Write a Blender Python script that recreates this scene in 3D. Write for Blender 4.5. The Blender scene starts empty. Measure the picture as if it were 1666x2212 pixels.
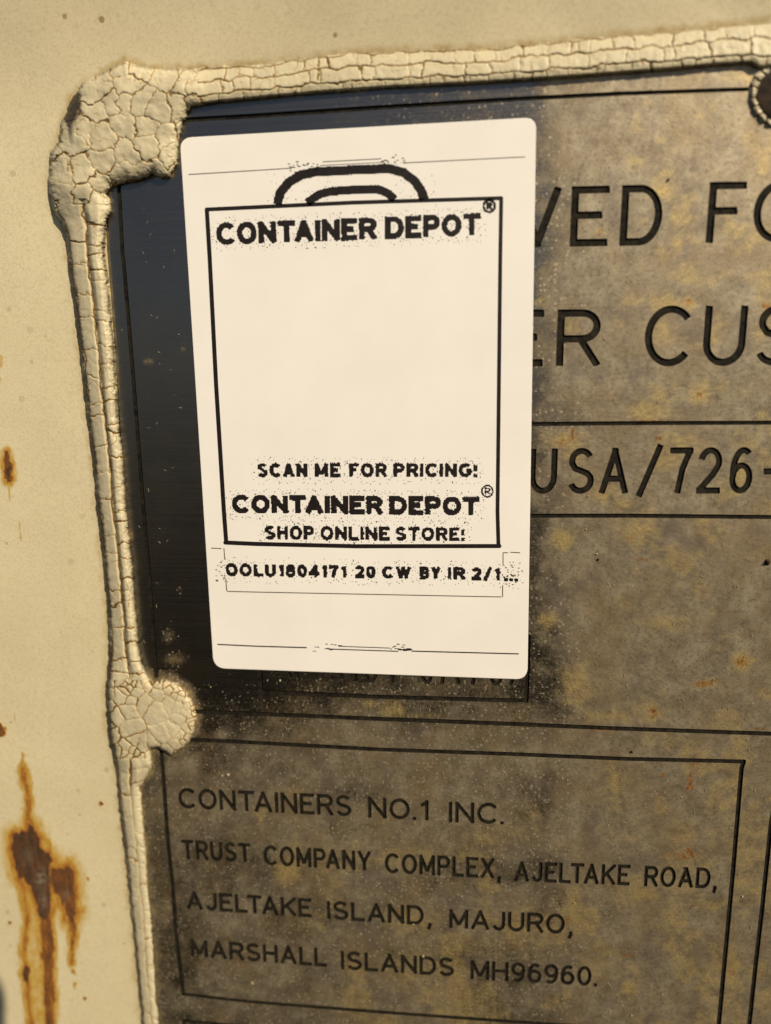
import bpy, math, random
import numpy as np
from mathutils import Vector, Matrix
from mathutils.geometry import delaunay_2d_cdt

S = bpy.context.scene
COL = S.collection
rng = np.random.default_rng(7)
random.seed(7)

# ------------------------------------------------------------------ camera
# pose of a hand-held close-up; world: x right along the plate, z up, +y into the container wall
FPX = 1431.7                                   # focal length in units of a 1666 x 2212 frame
CX, CY = 833.0, 1106.0
RGT = np.array((0.9948, 0.1007, -0.0135))
DWN = np.array((0.0048, -0.1801, -0.9837))
FWD = np.array((-0.1015, 0.9785, -0.1797))
RGT /= np.linalg.norm(RGT)
FWD -= RGT * FWD.dot(RGT); FWD /= np.linalg.norm(FWD)
DWN = np.cross(FWD, RGT); DWN /= np.linalg.norm(DWN)
DIST = 0.112
CAM = -FWD * DIST
cam = bpy.data.cameras.new('camera')
camo = bpy.data.objects.new('camera', cam); COL.objects.link(camo)
M = Matrix(((RGT[0], -DWN[0], -FWD[0], CAM[0]), (RGT[1], -DWN[1], -FWD[1], CAM[1]),
            (RGT[2], -DWN[2], -FWD[2], CAM[2]), (0, 0, 0, 1)))
camo.matrix_world = M
cam.sensor_fit = 'AUTO'; cam.sensor_width = 36.0
cam.lens = FPX / 2212.0 * 36.0
cam.clip_start = 0.002; cam.clip_end = 500.0
cam.dof.use_dof = True; cam.dof.focus_distance = 0.1125; cam.dof.aperture_fstop = 8.0
S.camera = camo

# ------------------------------------------------------------------ light
SUN = np.array((0.60, -0.62, 0.655)); SUN /= np.linalg.norm(SUN)
w = bpy.data.worlds.new('World'); S.world = w; w.use_nodes = True
nt = w.node_tree
sky = nt.nodes.new('ShaderNodeTexSky'); sky.sky_type = 'NISHITA'; sky.sun_disc = False
sky.sun_elevation = math.asin(SUN[2]); sky.sun_rotation = math.atan2(SUN[0], SUN[1])
bg = nt.nodes['Background']; bg.inputs['Strength'].default_value = 0.05
nt.links.new(sky.outputs[0], bg.inputs[0])
sl = bpy.data.lights.new('sun', 'SUN'); sl.energy = 4.6; sl.angle = math.radians(0.5); sl.color = (1.0, 0.845, 0.595)
so = bpy.data.objects.new('sun', sl); COL.objects.link(so)
so.rotation_euler = Vector(-SUN).to_track_quat('-Z', 'Y').to_euler()
so.location = (0.5, -0.5, 0.5)
S.view_settings.view_transform = 'Standard'; S.view_settings.look = 'None'
S.view_settings.gamma = 1.0; S.view_settings.use_curve_mapping = False
S.view_settings.exposure = 0.15

# ------------------------------------------------------------------ helpers
def U(x, y, depth=0.0):
    """point on the plane world-y = depth seen at frame position (x, y); arrays allowed"""
    x = np.asarray(x, float); y = np.asarray(y, float); depth = np.asarray(depth, float)
    d = (((x - CX) / FPX)[..., None] * RGT + ((y - CY) / FPX)[..., None] * DWN + FWD)
    t = (depth - CAM[1]) / d[..., 1]
    return CAM + d * t[..., None]

PX = 0.0000785                                  # metres per frame unit near the middle

def _h(ix, iy, s):
    v = (ix.astype(np.int64) * 374761393 + iy.astype(np.int64) * 668265263 + s * 974634777) & 0x7fffffff
    v = ((v ^ (v >> 13)) * 1274126177) & 0x7fffffff
    v = v ^ (v >> 16)
    return (v & 0xffff) / 65535.0

def vnoise(x, y, s=0):
    ix = np.floor(x); iy = np.floor(y); fx = x - ix; fy = y - iy
    fx = fx * fx * (3 - 2 * fx); fy = fy * fy * (3 - 2 * fy)
    a = _h(ix, iy, s); b = _h(ix + 1, iy, s); c = _h(ix, iy + 1, s); d = _h(ix + 1, iy + 1, s)
    return (a + (b - a) * fx) * (1 - fy) + (c + (d - c) * fx) * fy

def fbm(x, y, s=0, o=3):
    r = 0; a = 0.5; t = 0
    for k in range(o):
        r = r + a * vnoise(x * 2 ** k, y * 2 ** k, s + k * 17); t += a; a *= 0.5
    return r / t

def sm(a, b, x):
    t = np.clip((x - a) / (b - a), 0, 1); return t * t * (3 - 2 * t)

def tag(o, label=None, cat=None, group=None, kind=None):
    if label: o['label'] = label
    if cat: o['category'] = cat
    if group: o['group'] = group
    if kind: o['kind'] = kind
    return o

def mesh(name, verts, faces, mat, parent=None, smooth=False, attrs=None):
    me = bpy.data.meshes.new(name)
    me.from_pydata([tuple(v) for v in np.asarray(verts)], [], [tuple(int(i) for i in f) for f in faces])
    for k, a in (attrs or {}).items():
        at = me.attributes.new(k, 'FLOAT', 'POINT'); at.data.foreach_set('value', np.asarray(a, np.float32))
    if mat: me.materials.append(mat)
    if smooth: me.polygons.foreach_set('use_smooth', np.ones(len(me.polygons), bool))
    me.update()
    o = bpy.data.objects.new(name, me); COL.objects.link(o)
    if parent: o.parent = parent
    return o

def empty(name, loc=(0, 0, 0)):
    o = bpy.data.objects.new(name, None); COL.objects.link(o); o.location = loc; o.empty_display_size = .01
    return o

class Nodes:
    def __init__(s, name):
        s.m = bpy.data.materials.new(name); s.m.use_nodes = True; s.t = s.m.node_tree
        s.b = s.t.nodes['Principled BSDF']; s.out = s.t.nodes['Material Output']
    def n(s, typ, **kw):
        q = s.t.nodes.new('ShaderNode' + typ)
        for k, v in kw.items():
            if k.startswith('i_'): q.inputs[k[2:].replace('_', ' ')].default_value = v
            else: setattr(q, k, v)
        return q
    def l(s, a, b): s.t.links.new(a, b)
    def attr(s, n): return s.n('Attribute', attribute_name=n).outputs['Fac']
    def pos(s, scale):
        g = s.n('NewGeometry'); m = s.n('Mapping'); m.inputs['Scale'].default_value = scale
        s.l(g.outputs['Position'], m.inputs['Vector']); return m.outputs[0]
    def noise(s, scale, detail=3, rough=.55, out='Fac'):
        q = s.n('TexNoise'); q.inputs['Scale'].default_value = 1; q.inputs['Detail'].default_value = detail
        q.inputs['Roughness'].default_value = rough
        s.l(s.pos(scale if hasattr(scale, '__len__') else (scale,) * 3), q.inputs['Vector']); return q.outputs[out]
    def vor(s, scale, feature='F1', out='Distance', rnd=1):
        q = s.n('TexVoronoi', feature=feature); q.inputs['Scale'].default_value = 1; q.inputs['Randomness'].default_value = rnd
        s.l(s.pos(scale if hasattr(scale, '__len__') else (scale,) * 3), q.inputs['Vector']); return q.outputs[out]
    def ma(s, op, a, b=None, c=None, clamp=False):
        q = s.n('Math', operation=op); q.use_clamp = clamp
        for i, v in enumerate((a, b, c)):
            if v is None: continue
            if isinstance(v, (int, float)): q.inputs[i].default_value = v
            else: s.l(v, q.inputs[i])
        return q.outputs[0]
    def mr(s, v, a, b, c=0., d=1.):
        q = s.n('MapRange', interpolation_type='SMOOTHSTEP'); s.l(v, q.inputs[0])
        for i, k in enumerate((a, b, c, d)): q.inputs[i + 1].default_value = k
        return q.outputs[0]
    def mix(s, f, a, b, mode='MIX'):
        q = s.n('Mix', data_type='RGBA', blend_type=mode)
        for sock, v in ((q.inputs[0], f), (q.inputs[6], a), (q.inputs[7], b)):
            if isinstance(v, (int, float)): sock.default_value = v
            elif isinstance(v, tuple): sock.default_value = (*v, 1) if len(v) == 3 else v
            else: s.l(v, sock)
        return q.outputs[2]
    def ramp(s, v, stops):
        q = s.n('ValToRGB'); e = q.color_ramp.elements
        while len(e) < len(stops): e.new(.5)
        for k, (p, c) in zip(e, stops): k.position = p; k.color = (*c, 1)
        s.l(v, q.inputs[0]); return q.outputs[0]
    def bump(s, h, dist, strength=1.0, prev=None):
        q = s.n('Bump'); q.inputs['Distance'].default_value = dist; q.inputs['Strength'].default_value = strength
        s.l(h, q.inputs['Height'])
        if prev is not None: s.l(prev, q.inputs['Normal'])
        return q.outputs[0]
    def set(s, **kw):
        for k, v in kw.items():
            sock = s.b.inputs[k.replace('_', ' ')]
            if isinstance(v, (int, float)): sock.default_value = v
            elif isinstance(v, tuple): sock.default_value = (*v, 1) if len(v) == 3 else v
            else: s.l(v, sock)
        return s

# ------------------------------------------------------------------ materials
def mat_wall():
    N = Nodes('aged_cream_paint')
    base = N.ramp(N.noise(55, 4), ((.3, (.615, .545, .37)), (.7, (.685, .615, .43))))
    fine = N.noise(2600, 2, .7)
    base = N.mix(N.mr(fine, .42, .72, 0, .34), base, (.38, .30, .16))
    # scattered tiny brown specks
    v = N.vor(330); c = N.vor(330, out='Color')
    sep = N.n('SeparateColor'); N.l(c, sep.inputs[0])
    size = N.mr(sep.outputs[0], .4, 1., 0, .2)
    sp = N.ma('MULTIPLY', N.ma('LESS_THAN', v, size), N.mr(sep.outputs[1], .1, .9, .12, .75))
    base = N.mix(sp, base, (.20, .13, .045))
    v2 = N.vor(95); c2 = N.vor(95, out='Color'); sp2 = N.n('SeparateColor'); N.l(c2, sp2.inputs[0])
    d2 = N.ma('ADD', v2, N.ma('MULTIPLY', N.noise(1500, 2), .12))
    m2 = N.ma('MULTIPLY', N.mr(N.ma('SUBTRACT', N.mr(sp2.outputs[0], .75, 1, .02, .12), d2), -.05, .05), N.mr(sp2.outputs[1], .2, 1, .05, .5))
    base = N.mix(m2, base, (.30, .21, .08))
    # rust stains
    r = N.attr('rust')
    nz = N.noise((900, 900, 380), 5, .7)
    nz2 = N.noise(2600, 3, .7); run = N.noise((1900, 1900, 170), 3, .6)
    rr = N.ma('ADD', r, N.ma('MULTIPLY', N.ma('SUBTRACT', nz, .5), N.mr(r, .02, .5, 0, .75)))
    rr = N.ma('ADD', rr, N.ma('MULTIPLY', N.ma('SUBTRACT', nz2, .5), N.mr(r, .05, .5, 0, .5)))
    rr = N.ma('ADD', rr, N.ma('MULTIPLY', N.ma('SUBTRACT', run, .5), N.mr(r, .2, .5, 0, .5)))
    rc = N.ramp(rr, ((0., (.54, .44, .20)), (.20, (.48, .31, .065)), (.38, (.36, .155, .020)), (.56, (.215, .078, .014)), (.74, (.105, .042, .014)), (1., (.040, .022, .012))))
    grey = N.mix(N.ma('MULTIPLY', N.mr(N.noise(1300, 4, .75), .36, .60), N.attr('scab')), rc, (.21, .165, .12))
    base = N.mix(N.mr(rr, .02, .24), base, grey)
    # brown seep along the sealant's edge
    base = N.mix(N.ma('MULTIPLY', N.attr('seep'), N.mr(N.noise(420, 4, .7), .3, .7, .15, .9)), base, (.36, .235, .06))
    b = N.bump(fine, .00005, .35)
    b = N.bump(N.noise(700, 3), .00015, .25, b)
    b = N.bump(rr, .0003, N.mr(r, .3, .6, 0, .8) if False else .35, b)
    N.set(Base_Color=base, Roughness=N.mr(r, .1, .5, .46, .85), Normal=b, Specular_IOR_Level=.4)
    return N.m

def mat_sealant():
    N = Nodes('cracked_cream_sealant')
    base = N.ramp(N.noise(240, 4, .6), ((.3, (.55, .49, .335)), (.7, (.64, .575, .405))))
    base = N.mix(N.ma('MULTIPLY', N.attr('tone'), .5), base, (.43, .385, .285))
    base = N.mix(N.mr(N.noise(1900, 3, .7), .5, .8, 0, .25), base, (.36, .27, .13))
    cr = N.attr('crack')
    cc = N.ramp(cr, ((0., (.56, .46, .25)), (.4, (.30, .19, .06)), (1., (.085, .05, .018))))
    base = N.mix(N.mr(cr, .04, .5), base, cc)
    base = N.mix(N.ma('MULTIPLY', N.attr('grime_shade'), N.mr(N.noise(500, 4, .7), .25, .6, .62, 1.), None, True), base, (.042, .031, .02))  # edge grime, plus shade painted along the bead edges and beside the lump
    b = N.bump(N.noise((1500, 1500, 700), 3, .6), .00012, .28)
    b = N.bump(N.noise(380, 2), .0004, .25, b)
    N.set(Base_Color=base, Roughness=.5, Normal=b, Specular_IOR_Level=.45)
    return N.m

def mat_plate():
    N = Nodes('weathered_brushed_stainless')
    brush = N.noise((22, 1, 6500), 3, .7)
    brush2 = N.noise((60, 1, 1500), 2, .6)
    dirt = N.attr('dirt'); yel = N.attr('yellow'); rust = N.attr('rust')
    spk = N.noise(2100, 4, .72); blot = N.noise(330, 8, .70); big = N.noise(70, 4, .6)
    # speckled film: threshold moves with the amount of dirt
    d = N.ma('ADD', dirt, N.ma('MULTIPLY', N.ma('SUBTRACT', spk, .5), .8))
    d = N.ma('ADD', d, N.ma('MULTIPLY', N.ma('SUBTRACT', blot, .5), .55))
    dm = N.mr(d, .18, .62, 0, 1)
    film = N.ramp(N.noise(260, 8, .74), ((.36, (.195, .155, .10)), (.5, (.30, .25, .172)), (.64, (.43, .37, .265))))
    film = N.mix(N.mr(spk, .5, .68, 0, .6), film, (.38, .335, .255)); film = N.mix(N.mr(N.noise(1500, 3, .7), .5, .34, 0, .55), film, (.105, .085, .06))
    film = N.mix(N.mr(N.ma('ADD', dirt, N.ma('MULTIPLY', N.ma('SUBTRACT', blot, .5), .7)), .25, .85, .85, 0), film, N.mix(N.mr(spk, .5, .75), (.088, .068, .042), (.21, .175, .12)))
    film = N.mix(N.mr(N.noise(95, 6, .65), .44, .64, 0, .38), film, (.30, .21, .10))
    film = N.mix(N.mr(N.noise(120, 5, .65), .52, .66, 0, .5), film, (.17, .135, .115))
    # pale crusted droplets where the film thins out
    vd = N.vor(1250); vc = N.n('SeparateColor'); N.l(N.vor(1250, out='Color'), vc.inputs[0])
    dots = N.ma('MULTIPLY', N.mr(N.ma('ADD', vd, N.ma('MULTIPLY', spk, .25)), .30, .44, 1, 0), N.mr(vc.outputs[0], .25, .6))
    dots = N.ma('MULTIPLY', dots, N.ma('MULTIPLY', N.mr(d, .08, .40), N.mr(dirt, .95, .6, .15, 1.0)))
    film = N.mix(dots, film, (.46, .40, .29))
    yy = N.ma('ADD', yel, N.ma('MULTIPLY', N.ma('SUBTRACT', N.noise(520, 6, .72), .5), N.mr(yel, .02, .4, 0, 1.9)))
    ym = N.mr(yy, .12, .95)
    film = N.mix(N.ma('MULTIPLY', ym, .95), film, N.mix(N.mr(spk, .35, .65), (.37, .265, .10), (.56, .435, .20)))
    rm = N.mr(N.ma('ADD', rust, N.ma('MULTIPLY', N.ma('SUBTRACT', N.noise(1100, 5, .75), .5), N.mr(rust, .02, .4, 0, 2.2))), .3, .7)
    film = N.mix(N.ma('MULTIPLY', rm, .9), film, N.mix(N.mr(N.noise(1700, 3), .4, .6), (.20, .085, .02), (.48, .235, .06)))
    mask = N.ma('MAXIMUM', N.ma('MAXIMUM', N.ma('MAXIMUM', dm, N.ma('MULTIPLY', dots, .8)), .12), N.ma('MAXIMUM', N.ma('MULTIPLY', ym, .75), N.ma('MULTIPLY', rm, .9)))  # constant film floor stands in for ground light reflected by the metal
    # bare metal
    met = N.mix(brush, (.12, .12, .125), (.19, .19, .195))
    bm = N.bump(brush, .00002, .3); bm = N.bump(brush2, .00002, .15, bm)
    N.set(Base_Color=met, Metallic=1.0, Roughness=N.mr(brush, .3, .7, .24, .36), Normal=bm)
    P2 = N.n('BsdfPrincipled'); N.l(film, P2.inputs['Base Color'])
    P2.inputs['Roughness'].default_value = .5; P2.inputs['Specular IOR Level'].default_value = .6; P2.inputs['Metallic'].default_value = .5
    bd = N.bump(spk, .00008, .6); bd = N.bump(blot, .00015, .25, bd); bd = N.bump(brush, .00001, .2, bd); N.l(bd, P2.inputs['Normal'])
    # half-cleaned, frosted metal under the thin film
    ms = N.n('MixShader'); N.l(N.ma('MULTIPLY', mask, .86), ms.inputs[0]); N.l(N.b.outputs[0], ms.inputs[1]); N.l(P2.outputs[0], ms.inputs[2])
    N.l(ms.outputs[0], N.out.inputs['Surface'])
    return N.m

def mat_simple(name, c0, c1, scale, rough, spec=.4, bumpd=0, detail=3, metallic=0.):
    N = Nodes(name); n = N.noise(scale, detail, .65)
    N.set(Base_Color=N.ramp(n, ((.35, c0), (.65, c1))), Roughness=rough, Specular_IOR_Level=spec, Metallic=metallic)
    if bumpd: N.set(Normal=N.bump(n, bumpd, .6))
    return N.m

M_WALL = mat_wall(); M_SEAL = mat_sealant(); M_PLATE = mat_plate()
M_FILL = mat_simple('worn_black_enamel', (.005, .005, .0045), (.024, .020, .014), 1100, .8, .12, .00004, 5)
M_STICK = mat_simple('matte_white_vinyl', (.83, .81, .80), (.87, .85, .84), 60, .42, .4)
M_INK = mat_simple('thermal_black_ink', (.009, .006, .006), (.016, .011, .011), 900, .5, .3)
M_INK2 = mat_simple('faded_black_ink', (.055, .045, .03), (.11, .09, .06), 900, .5, .3)
M_RIVET = mat_simple('rust_brown_rivet_steel', (.012, .008, .006), (.045, .027, .016), 700, .75, .2, .0003)
M_DUST = mat_simple('pale_dust', (.30, .25, .17), (.50, .44, .33), 4000, .8, .2)

# ------------------------------------------------------------------ stroke lettering (our own single-stroke capitals)
def arc(cx, cy, rx, ry, a0, a1, n=14):
    a = np.radians(np.linspace(a0, a1, n)); return [(cx + rx * math.cos(t), cy + ry * math.sin(t)) for t in a]

G = {}
def g(ch, w_, *st): G[ch] = (w_, st)
g('A', .80, [(0, 0), (.5, 1.0)], [(1, 0), (.5, 1.0)], [(.17, .30), (.83, .30)])
g('B', .68, [(0, 0), (0, 1)], [(0, 1), (.62, 1)] + arc(.62, .76, .33, .24, 90, -90) + [(0, .52)], [(0, .52), (.62, .52)] + arc(.62, .26, .38, .26, 90, -90) + [(0, 0)])
g('C', .76, arc(.56, .5, .56, .5, 40, 320, 30))
g('D', .74, [(0, 0), (0, 1)], [(0, 1), (.45, 1)] + arc(.45, .5, .55, .5, 90, -90, 22) + [(0, 0)])
g('E', .60, [(0, 0), (0, 1)], [(0, 1), (1, 1)], [(0, .52), (.92, .52)], [(0, 0), (1, 0)])
g('F', .56, [(0, 0), (0, 1)], [(0, 1), (1, 1)], [(0, .53), (.88, .53)])
g('G', .80, arc(.52, .5, .52, .5, 42, 345, 32) + [(1., .46)], [(1., .46), (.58, .46)])
g('H', .70, [(0, 0), (0, 1)], [(1, 0), (1, 1)], [(0, .52), (1, .52)])
g('I', .01, [(.5, 0), (.5, 1)])
g('J', .50, [(1, 1), (1, .3)] + arc(.5, .3, .5, .3, 0, -165, 14))
g('K', .70, [(0, 0), (0, 1)], [(1, 1), (0, .36)], [(.33, .57), (1, 0)])
g('L', .56, [(0, 1), (0, 0)], [(0, 0), (1, 0)])
g('M', .82, [(0, 0), (0, 1)], [(1, 0), (1, 1)], [(0, 1), (.5, .12)], [(1, 1), (.5, .12)])
g('N', .70, [(0, 0), (0, 1)], [(1, 0), (1, 1)], [(0, 1), (1, 0)])
g('O', .80, arc(.5, .5, .5, .5, 0, 360, 40))
g('P', .64, [(0, 0), (0, 1)], [(0, 1), (.6, 1)] + arc(.6, .73, .4, .27, 90, -90) + [(0, .46)])
g('R', .68, [(0, 0), (0, 1)], [(0, 1), (.6, 1)] + arc(.6, .74, .4, .26, 90, -90) + [(0, .48)], [(.55, .48), (1, 0)])
g('S', .66, arc(.5, .755, .46, .245, 25, 200, 16) + [(.2, .56), (.5, .5), (.8, .44)] + arc(.5, .26, .5, .26, 20, -160, 16))
g('T', .68, [(.5, 0), (.5, 1)], [(0, 1), (1, 1)])
g('U', .68, [(0, 1), (0, .36)] + arc(.5, .36, .5, .36, 180, 360, 20) + [(1, 1)])
g('V', .78, [(0, 1), (.5, 0)], [(1, 1), (.5, 0)])
g('W', 1.1, [(0, 1), (.25, 0)], [(.5, 1), (.25, 0)], [(.5, 1), (.75, 0)], [(1, 1), (.75, 0)])
g('X', .72, [(0, 0), (1, 1)], [(0, 1), (1, 0)])
g('Y', .74, [(0, 1), (.5, .44)], [(1, 1), (.5, .44)], [(.5, .5), (.5, 0)])
g('0', .58, arc(.5, .5, .5, .5, 0, 360, 36))
g('1', .28, [(1, 0), (1, 1)], [(1, .97), (0, .74)])
g('2', .56, arc(.5, .72, .5, .28, 170, -25, 16) + [(.70, .40), (.0, .02)], [(0, 0), (1, 0)])
g('4', .62, [(.78, 0), (.78, 1)], [(.78, 1), (0, .27)], [(0, .25), (1, .25)])
g('6', .56, arc(.5, .31, .5, .31, 0, 360, 30), arc(.56, .5, .56, .5, 55, 200, 18))
g('7', .56, [(0, 1), (1, 1)], [(1, 1), (.62, .55), (.42, 0)])
g('8', .58, arc(.5, .27, .5, .27, 0, 360, 30), arc(.5, .77, .43, .23, 0, 360, 28))
g('9', .56, arc(.5, .69, .5, .31, 0, 360, 30), arc(.44, .5, .56, .5, 20, -125, 18))
g('/', .42, [(0, -.08), (1, 1.08)])
g('-', .34, [(0, .47), (1, .47)])
g('(', .22, arc(1.2, .45, 1.2, .68, 130, 230, 14))
g(')', .22, arc(-.2, .45, 1.2, .68, 50, -50, 14))
g('.', .01, [(.5, 0), (.5, .035)])
g(',', .12, [(.9, .07), (.9, -.10), (.05, -.34)])
g('!', .01, [(.5, .36), (.5, 1)], [(.5, 0), (.5, .035)])

def lean(x): return .085 - .172 * (x - 260) / 1345.0

class Field:
    """signed distance grid in frame units (negative = inside)"""
    def __init__(s, x0, y0, x1, y1, step):
        s.x0, s.y0, s.st = x0, y0, step
        s.nx = int((x1 - x0) / step) + 1; s.ny = int((y1 - y0) / step) + 1
        s.f = np.full((s.ny, s.nx), 6.0, np.float32)
        s.X = x0 + np.arange(s.nx) * step; s.Y = y0 + np.arange(s.ny) * step
    def win(s, xa, ya, xb, yb):
        i0 = max(0, int((xa - s.x0) / s.st)); i1 = min(s.nx, int((xb - s.x0) / s.st) + 2)
        j0 = max(0, int((ya - s.y0) / s.st)); j1 = min(s.ny, int((yb - s.y0) / s.st) + 2)
        return i0, i1, j0, j1
    def stroke(s, P, hw, caps=True, clip=None, hw1=None):
        P = np.asarray(P, float)
        i0, i1, j0, j1 = s.win(P[:, 0].min() - hw - 6, P[:, 1].min() - hw - 6, P[:, 0].max() + hw + 6, P[:, 1].max() + hw + 6)
        if i1 <= i0 or j1 <= j0: return
        if i1 - i0 > 400 or j1 - j0 > 400:           # long lines: per segment windows
            for k in range(len(P) - 1):
                a = hw if hw1 is None else hw + (hw1 - hw) * k / (len(P) - 1)
                L = np.linalg.norm(P[k + 1] - P[k]); m = max(1, int(L / 150))
                for q in range(m):
                    s._seg(P[k] + (P[k + 1] - P[k]) * q / m, P[k] + (P[k + 1] - P[k]) * (q + 1) / m, a)
            return
        X, Y = np.meshgrid(s.X[i0:i1], s.Y[j0:j1])
        d = np.full(X.shape, 1e9)
        for k in range(len(P) - 1): d = np.minimum(d, s._d(X, Y, P[k], P[k + 1]))
        d -= hw
        if caps and np.linalg.norm(P[0] - P[-1]) > hw * .5:
            for e, o in ((P[0], P[1]), (P[-1], P[-2])):
                t = e - o; t /= max(1e-9, np.linalg.norm(t))
                near = (X - e[0]) ** 2 + (Y - e[1]) ** 2 < (hw * 1.7) ** 2
                d = np.where(near, np.maximum(d, (X - e[0]) * t[0] + (Y - e[1]) * t[1]), d)
        if clip is not None: d = np.maximum(d, clip(X, Y))
        s.f[j0:j1, i0:i1] = np.minimum(s.f[j0:j1, i0:i1], d)
    def _d(s, X, Y, a, b):
        v = b - a; L = max(1e-9, v.dot(v))
        t = np.clip(((X - a[0]) * v[0] + (Y - a[1]) * v[1]) / L, 0, 1)
        return np.hypot(X - a[0] - t * v[0], Y - a[1] - t * v[1])
    def _seg(s, a, b, hw):
        i0, i1, j0, j1 = s.win(min(a[0], b[0]) - hw - 6, min(a[1], b[1]) - hw - 6, max(a[0], b[0]) + hw + 6, max(a[1], b[1]) + hw + 6)
        if i1 <= i0 or j1 <= j0: return
        X, Y = np.meshgrid(s.X[i0:i1], s.Y[j0:j1])
        s.f[j0:j1, i0:i1] = np.minimum(s.f[j0:j1, i0:i1], s._d(X, Y, a, b) - hw)
    def line(s, pts, w_, w1=None): s.stroke(pts, w_ / 2, caps=False, hw1=None if w1 is None else w1 / 2)
    def word(s, txt, xl, xr, tl, bl, tr, br, sw, gap=None, glyph_x=None):
        """lettering whose left/right ends, tops and baselines are given"""
        hw = sw / 2.; H = (bl - tl + br - tr) / 2.
        if glyph_x is None:
            ws = [G[c][0] * H + sw for c in txt]; gp = (.13 * H if gap is None else gap) * (1.0 if sw / H < .2 else 1.0 if H < 36 else .55)
            tot = sum(ws) + gp * (len(txt) - 1); k = (xr - xl) / tot
            kn = [(-.16 * H if (a + b) in ('TA', 'AT', 'LT', 'AV', 'PA') else 0.) for a, b in zip(txt, txt[1:] + ' ')]; kn[-1] = 0.
            k = (xr - xl) / (tot + sum(kn)); boxes = []; x = xl
            for q, kk in zip(ws, kn): boxes.append((x, x + q * k)); x += (q + gp + kk) * k
        else: boxes = glyph_x
        top = lambda x: tl + (tr - tl) * (x - xl) / max(1e-6, xr - xl)
        bot = lambda x: bl + (br - bl) * (x - xl) / max(1e-6, xr - xl)
        for c, (xa, xb) in zip(txt, boxes):
            for st in G[c][1]:
                p = np.array(st, float)
                # square ends that lie on the box edge are run past it and trimmed
                for idx, nb in ((0, 1), (-1, -2)):
                    e = p[idx].copy()
                    if (e[1] <= 0 or e[1] >= 1) and len(p) >= 2 and c not in '.,!' and abs(p[idx][1] - p[nb][1]) > .12:
                        dirn = p[idx] - p[nb]
                        p[idx] = p[idx] + dirn / abs(dirn[1]) * (hw * 1.0 / H)
                ins = (.22 * hw if c in 'AVWXY' else 0.); wdt = max(0.0, xb - xa - sw - 2 * ins)
                for idx, nb in ((0, 1), (-1, -2)):
                    if wdt > 0 and c not in '.,!-' and (st[idx][0] <= 0 or st[idx][0] >= 1) and abs(st[idx][1] - st[nb][1]) < 1e-6:
                        p[idx, 0] += math.copysign(hw / wdt, p[idx, 0] - p[nb, 0])
                x = xa + hw + ins + p[:, 0] * wdt if wdt > 0 else np.full(len(p), (xa + xb) / 2.)
                t_, b_ = top(x) + hw, bot(x) - hw
                y = b_ + (t_ - b_) * p[:, 1]
                if c in '.!' and len(p) == 2 and abs(st[1][1] - .035) < 1e-6:
                    y = np.array([bot(x[0]), bot(x[0]) - sw * .9])
                x = x + lean(x) * (y - (top(x) + bot(x)) / 2)
                clip = None if c in '/(),' else (lambda X, Y: np.maximum(top(X) - Y, Y - bot(X)))
                s.stroke(np.column_stack((x, y)), hw, caps=True, clip=clip)
    def contour(s):
        """marching squares: vertices (frame units) and edges"""
        f = s.f.astype(np.float64); f = np.where(np.abs(f) < 1e-3, 1e-3, f)
        ins = f < 0
        hx = ins[:, :-1] != ins[:, 1:]; vy = ins[:-1, :] != ins[1:, :]
        idh = np.full(hx.shape, -1); idv = np.full(vy.shape, -1)
        jh, ih = np.nonzero(hx); jv, iv = np.nonzero(vy)
        idh[jh, ih] = np.arange(len(jh)); idv[jv, iv] = len(jh) + np.arange(len(jv))
        th = f[jh, ih] / (f[jh, ih] - f[jh, ih + 1]); tv = f[jv, iv] / (f[jv, iv] - f[jv + 1, iv])
        th = np.clip(th, .06, .94); tv = np.clip(tv, .06, .94)
        V = np.concatenate((np.column_stack((s.X[ih] + th * s.st, s.Y[jh])), np.column_stack((s.X[iv], s.Y[jv] + tv * s.st))))
        a = ins[:-1, :-1]; b = ins[:-1, 1:]; c = ins[1:, 1:]; d = ins[1:, :-1]
        code = a * 8 + b * 4 + c * 2 + d * 1
        J, I = np.nonzero((code > 0) & (code < 15)); K = code[J, I]
        T = idh[J, I]; B = idh[J + 1, I]; L = idv[J, I]; R = idv[J, I + 1]
        E_ = []
        for k, prs in {1: (('L', 'B'),), 2: (('B', 'R'),), 3: (('L', 'R'),), 4: (('T', 'R'),), 5: (('L', 'T'), ('B', 'R')), 6: (('T', 'B'),), 7: (('L', 'T'),),
                       8: (('L', 'T'),), 9: (('T', 'B'),), 10: (('L', 'B'), ('T', 'R')), 11: (('T', 'R'),), 12: (('L', 'R'),), 13: (('B', 'R'),), 14: (('L', 'B'),)}.items():
            m = K == k; D = {'T': T[m], 'B': B[m], 'L': L[m], 'R': R[m]}
            for p, q in prs: E_.append(np.column_stack((D[p], D[q])))
        return V, np.concatenate(E_) if E_ else np.zeros((0, 2), int)
    def sample(s, x, y):
        i = np.clip(((x - s.x0) / s.st), 0, s.nx - 1.001); j = np.clip(((y - s.y0) / s.st), 0, s.ny - 1.001)
        i0 = i.astype(int); j0 = j.astype(int); fx = i - i0; fy = j - j0; f = s.f
        return (f[j0, i0] * (1 - fx) + f[j0, i0 + 1] * fx) * (1 - fy) + (f[j0 + 1, i0] * (1 - fx) + f[j0 + 1, i0 + 1] * fx) * fy

def cdt(P, E_):
    r = delaunay_2d_cdt([Vector((float(a), float(b))) for a, b in P], [(int(a), int(b)) for a, b in E_], [], 0, 1e-4)
    V = np.array([(v.x, v.y) for v in r[0]]); F = np.array([tuple(f) for f in r[2]], int)
    return V, F

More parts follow.
